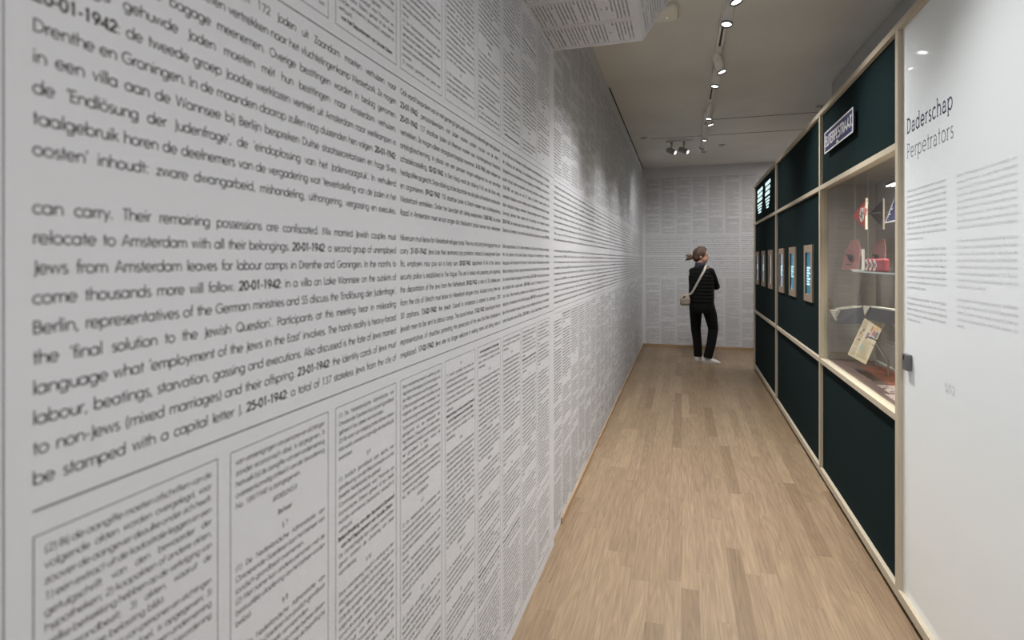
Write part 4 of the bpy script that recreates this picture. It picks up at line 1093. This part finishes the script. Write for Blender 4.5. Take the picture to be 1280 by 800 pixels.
# shoes
def shoe(heel, dirv, L_):
    d = dirv.normalized(); sdv = Vector((-d.y, d.x, 0)); rs_ = []
    for t_, hw_, ht in ((0, .024, .050), (.05, .034, .070), (.18, .037, .085), (.34, .038, .092), (.5, .043, .080), (.7, .047, .064), (.85, .044, .052), (.95, .032, .034), (1.0, .014, .024)):
        c = Vector((heel.x, heel.y, .0)) + d * (t_ * L_); r_ = []
        for k in range(16):
            a_ = 2 * pi * k / 16
            r_.append(c + sdv * hw_ * cos(a_) + Vector((0, 0, max(.001, ht * .45 + ht * .55 * sin(a_)) if sin(a_) > -.75 else .001)))
        rs_.append(r_)
    up_ = MB().rings(rs_)
    o = up_.build('shoe', M_SHOE, PBASE, parent=person)
    so = MB().rings([[p.xyz * 1 if False else Vector((p.x, p.y, zz)) for p in outline(heel, d, sdv, L_)] for zz in (.0005, .016)], smooth=False)
    so.build('sole', mat('shoe_sole', (.50, .48, .45), .6), PBASE, parent=o)
def outline(heel, d, sdv, L_):
    pts = [(-.02, .0), (0, .026), (.18, .039), (.5, .044), (.72, .048), (.9, .040), (1.0, .018), (1.02, 0)]
    c = Vector((heel.x, heel.y, 0))
    return [c + d * t_ * L_ + sdv * h_ for t_, h_ in pts] + [c + d * t_ * L_ - sdv * h_ for t_, h_ in pts[-2:0:-1]]
shoe(PP(-.105, .02, 0), Vector((.42, .9, 0)), .255)
shoe(PP(-.035, -.085, 0), Vector((1, -.16, 0)), .262)

# cream shoulder bag hanging at the visitor's left hip
bgc = PP(-.262, -.045, .905); BB = (bgc.x, bgc.y, .82)
bag = thing('shoulder_bag', 'small cream shoulder bag hanging by its strap at the visitor\u2019s hip', 'bag', BB)
M_BAG = noisy(mat('cream_leather', (.40, .34, .265), .7), (.35, .295, .225), (.45, .385, .305), nscale=20)
bm_ = MB()
def bring(a, b, z, e=3.0):
    return [Vector((bgc.x + a * math.copysign(abs(cos(2 * pi * k / 24)) ** (2 / e), cos(2 * pi * k / 24)), bgc.y + b * math.copysign(abs(sin(2 * pi * k / 24)) ** (2 / e), sin(2 * pi * k / 24)), z)) for k in range(24)]
bm_.rings([bring(.040, .025, .822), bring(.066, .040, .832), bring(.074, .048, .87), bring(.066, .042, .93), bring(.046, .028, .975), bring(.030, .012, .99)])
bm_.build('pouch', M_BAG, BB, parent=bag)
MB().rings([bring(.073, .050, .905), bring(.070, .047, .93), bring(.050, .033, .978), bring(.032, .016, .994)]).build('flap', M_BAG, BB, parent=bag)
MB().tube([bgc + Vector((-.03, -.040, .02)), bgc + Vector((-.02, -.043, .045)), bgc + Vector((.0, -.040, .058))], .008, n=8).build('buckle', M_BLACK, BB, parent=bag)
def back_pt(u, z, g=.010):
    """a point on the rear of the vest at image offset u"""
    a_, b_ = pv_(min(max(z, .866), 1.409)); best = None
    for p in ell(TC, a_ + .008, b_ + .008, z, n=720):
        if abs(p.x - PX - u) < .012 and (best is None or p.y < best.y): best = p
    if best is None: best = PP(u, -.05, z)
    return best + Vector((0, -g, 0))
sp_ = [PP(.045, .02, 1.415), back_pt(.03, 1.395, .012), back_pt(-.01, 1.345), back_pt(-.05, 1.27), back_pt(-.09, 1.19), back_pt(-.13, 1.11), back_pt(-.165, 1.04), back_pt(-.19, .995) + Vector((-.012, 0, 0)), bgc + Vector((.02, -.01, .075))]
st = MB()
L1 = []; 
for i, p in enumerate(sp_):
    t_ = (sp_[min(i + 1, len(sp_) - 1)] - sp_[max(i - 1, 0)]).normalized(); sd = t_.cross(Vector((0, -1, 0))).normalized()
    nn = sd.cross(t_).normalized() * .002
    L1.append([p + sd * .014 - nn, p + sd * .014 + nn, p - sd * .014 + nn, p - sd * .014 - nn])
st.rings(L1, smooth=False)
st.build('strap', mat('pale_strap', (.62, .58, .50), .7), BB, parent=bag)
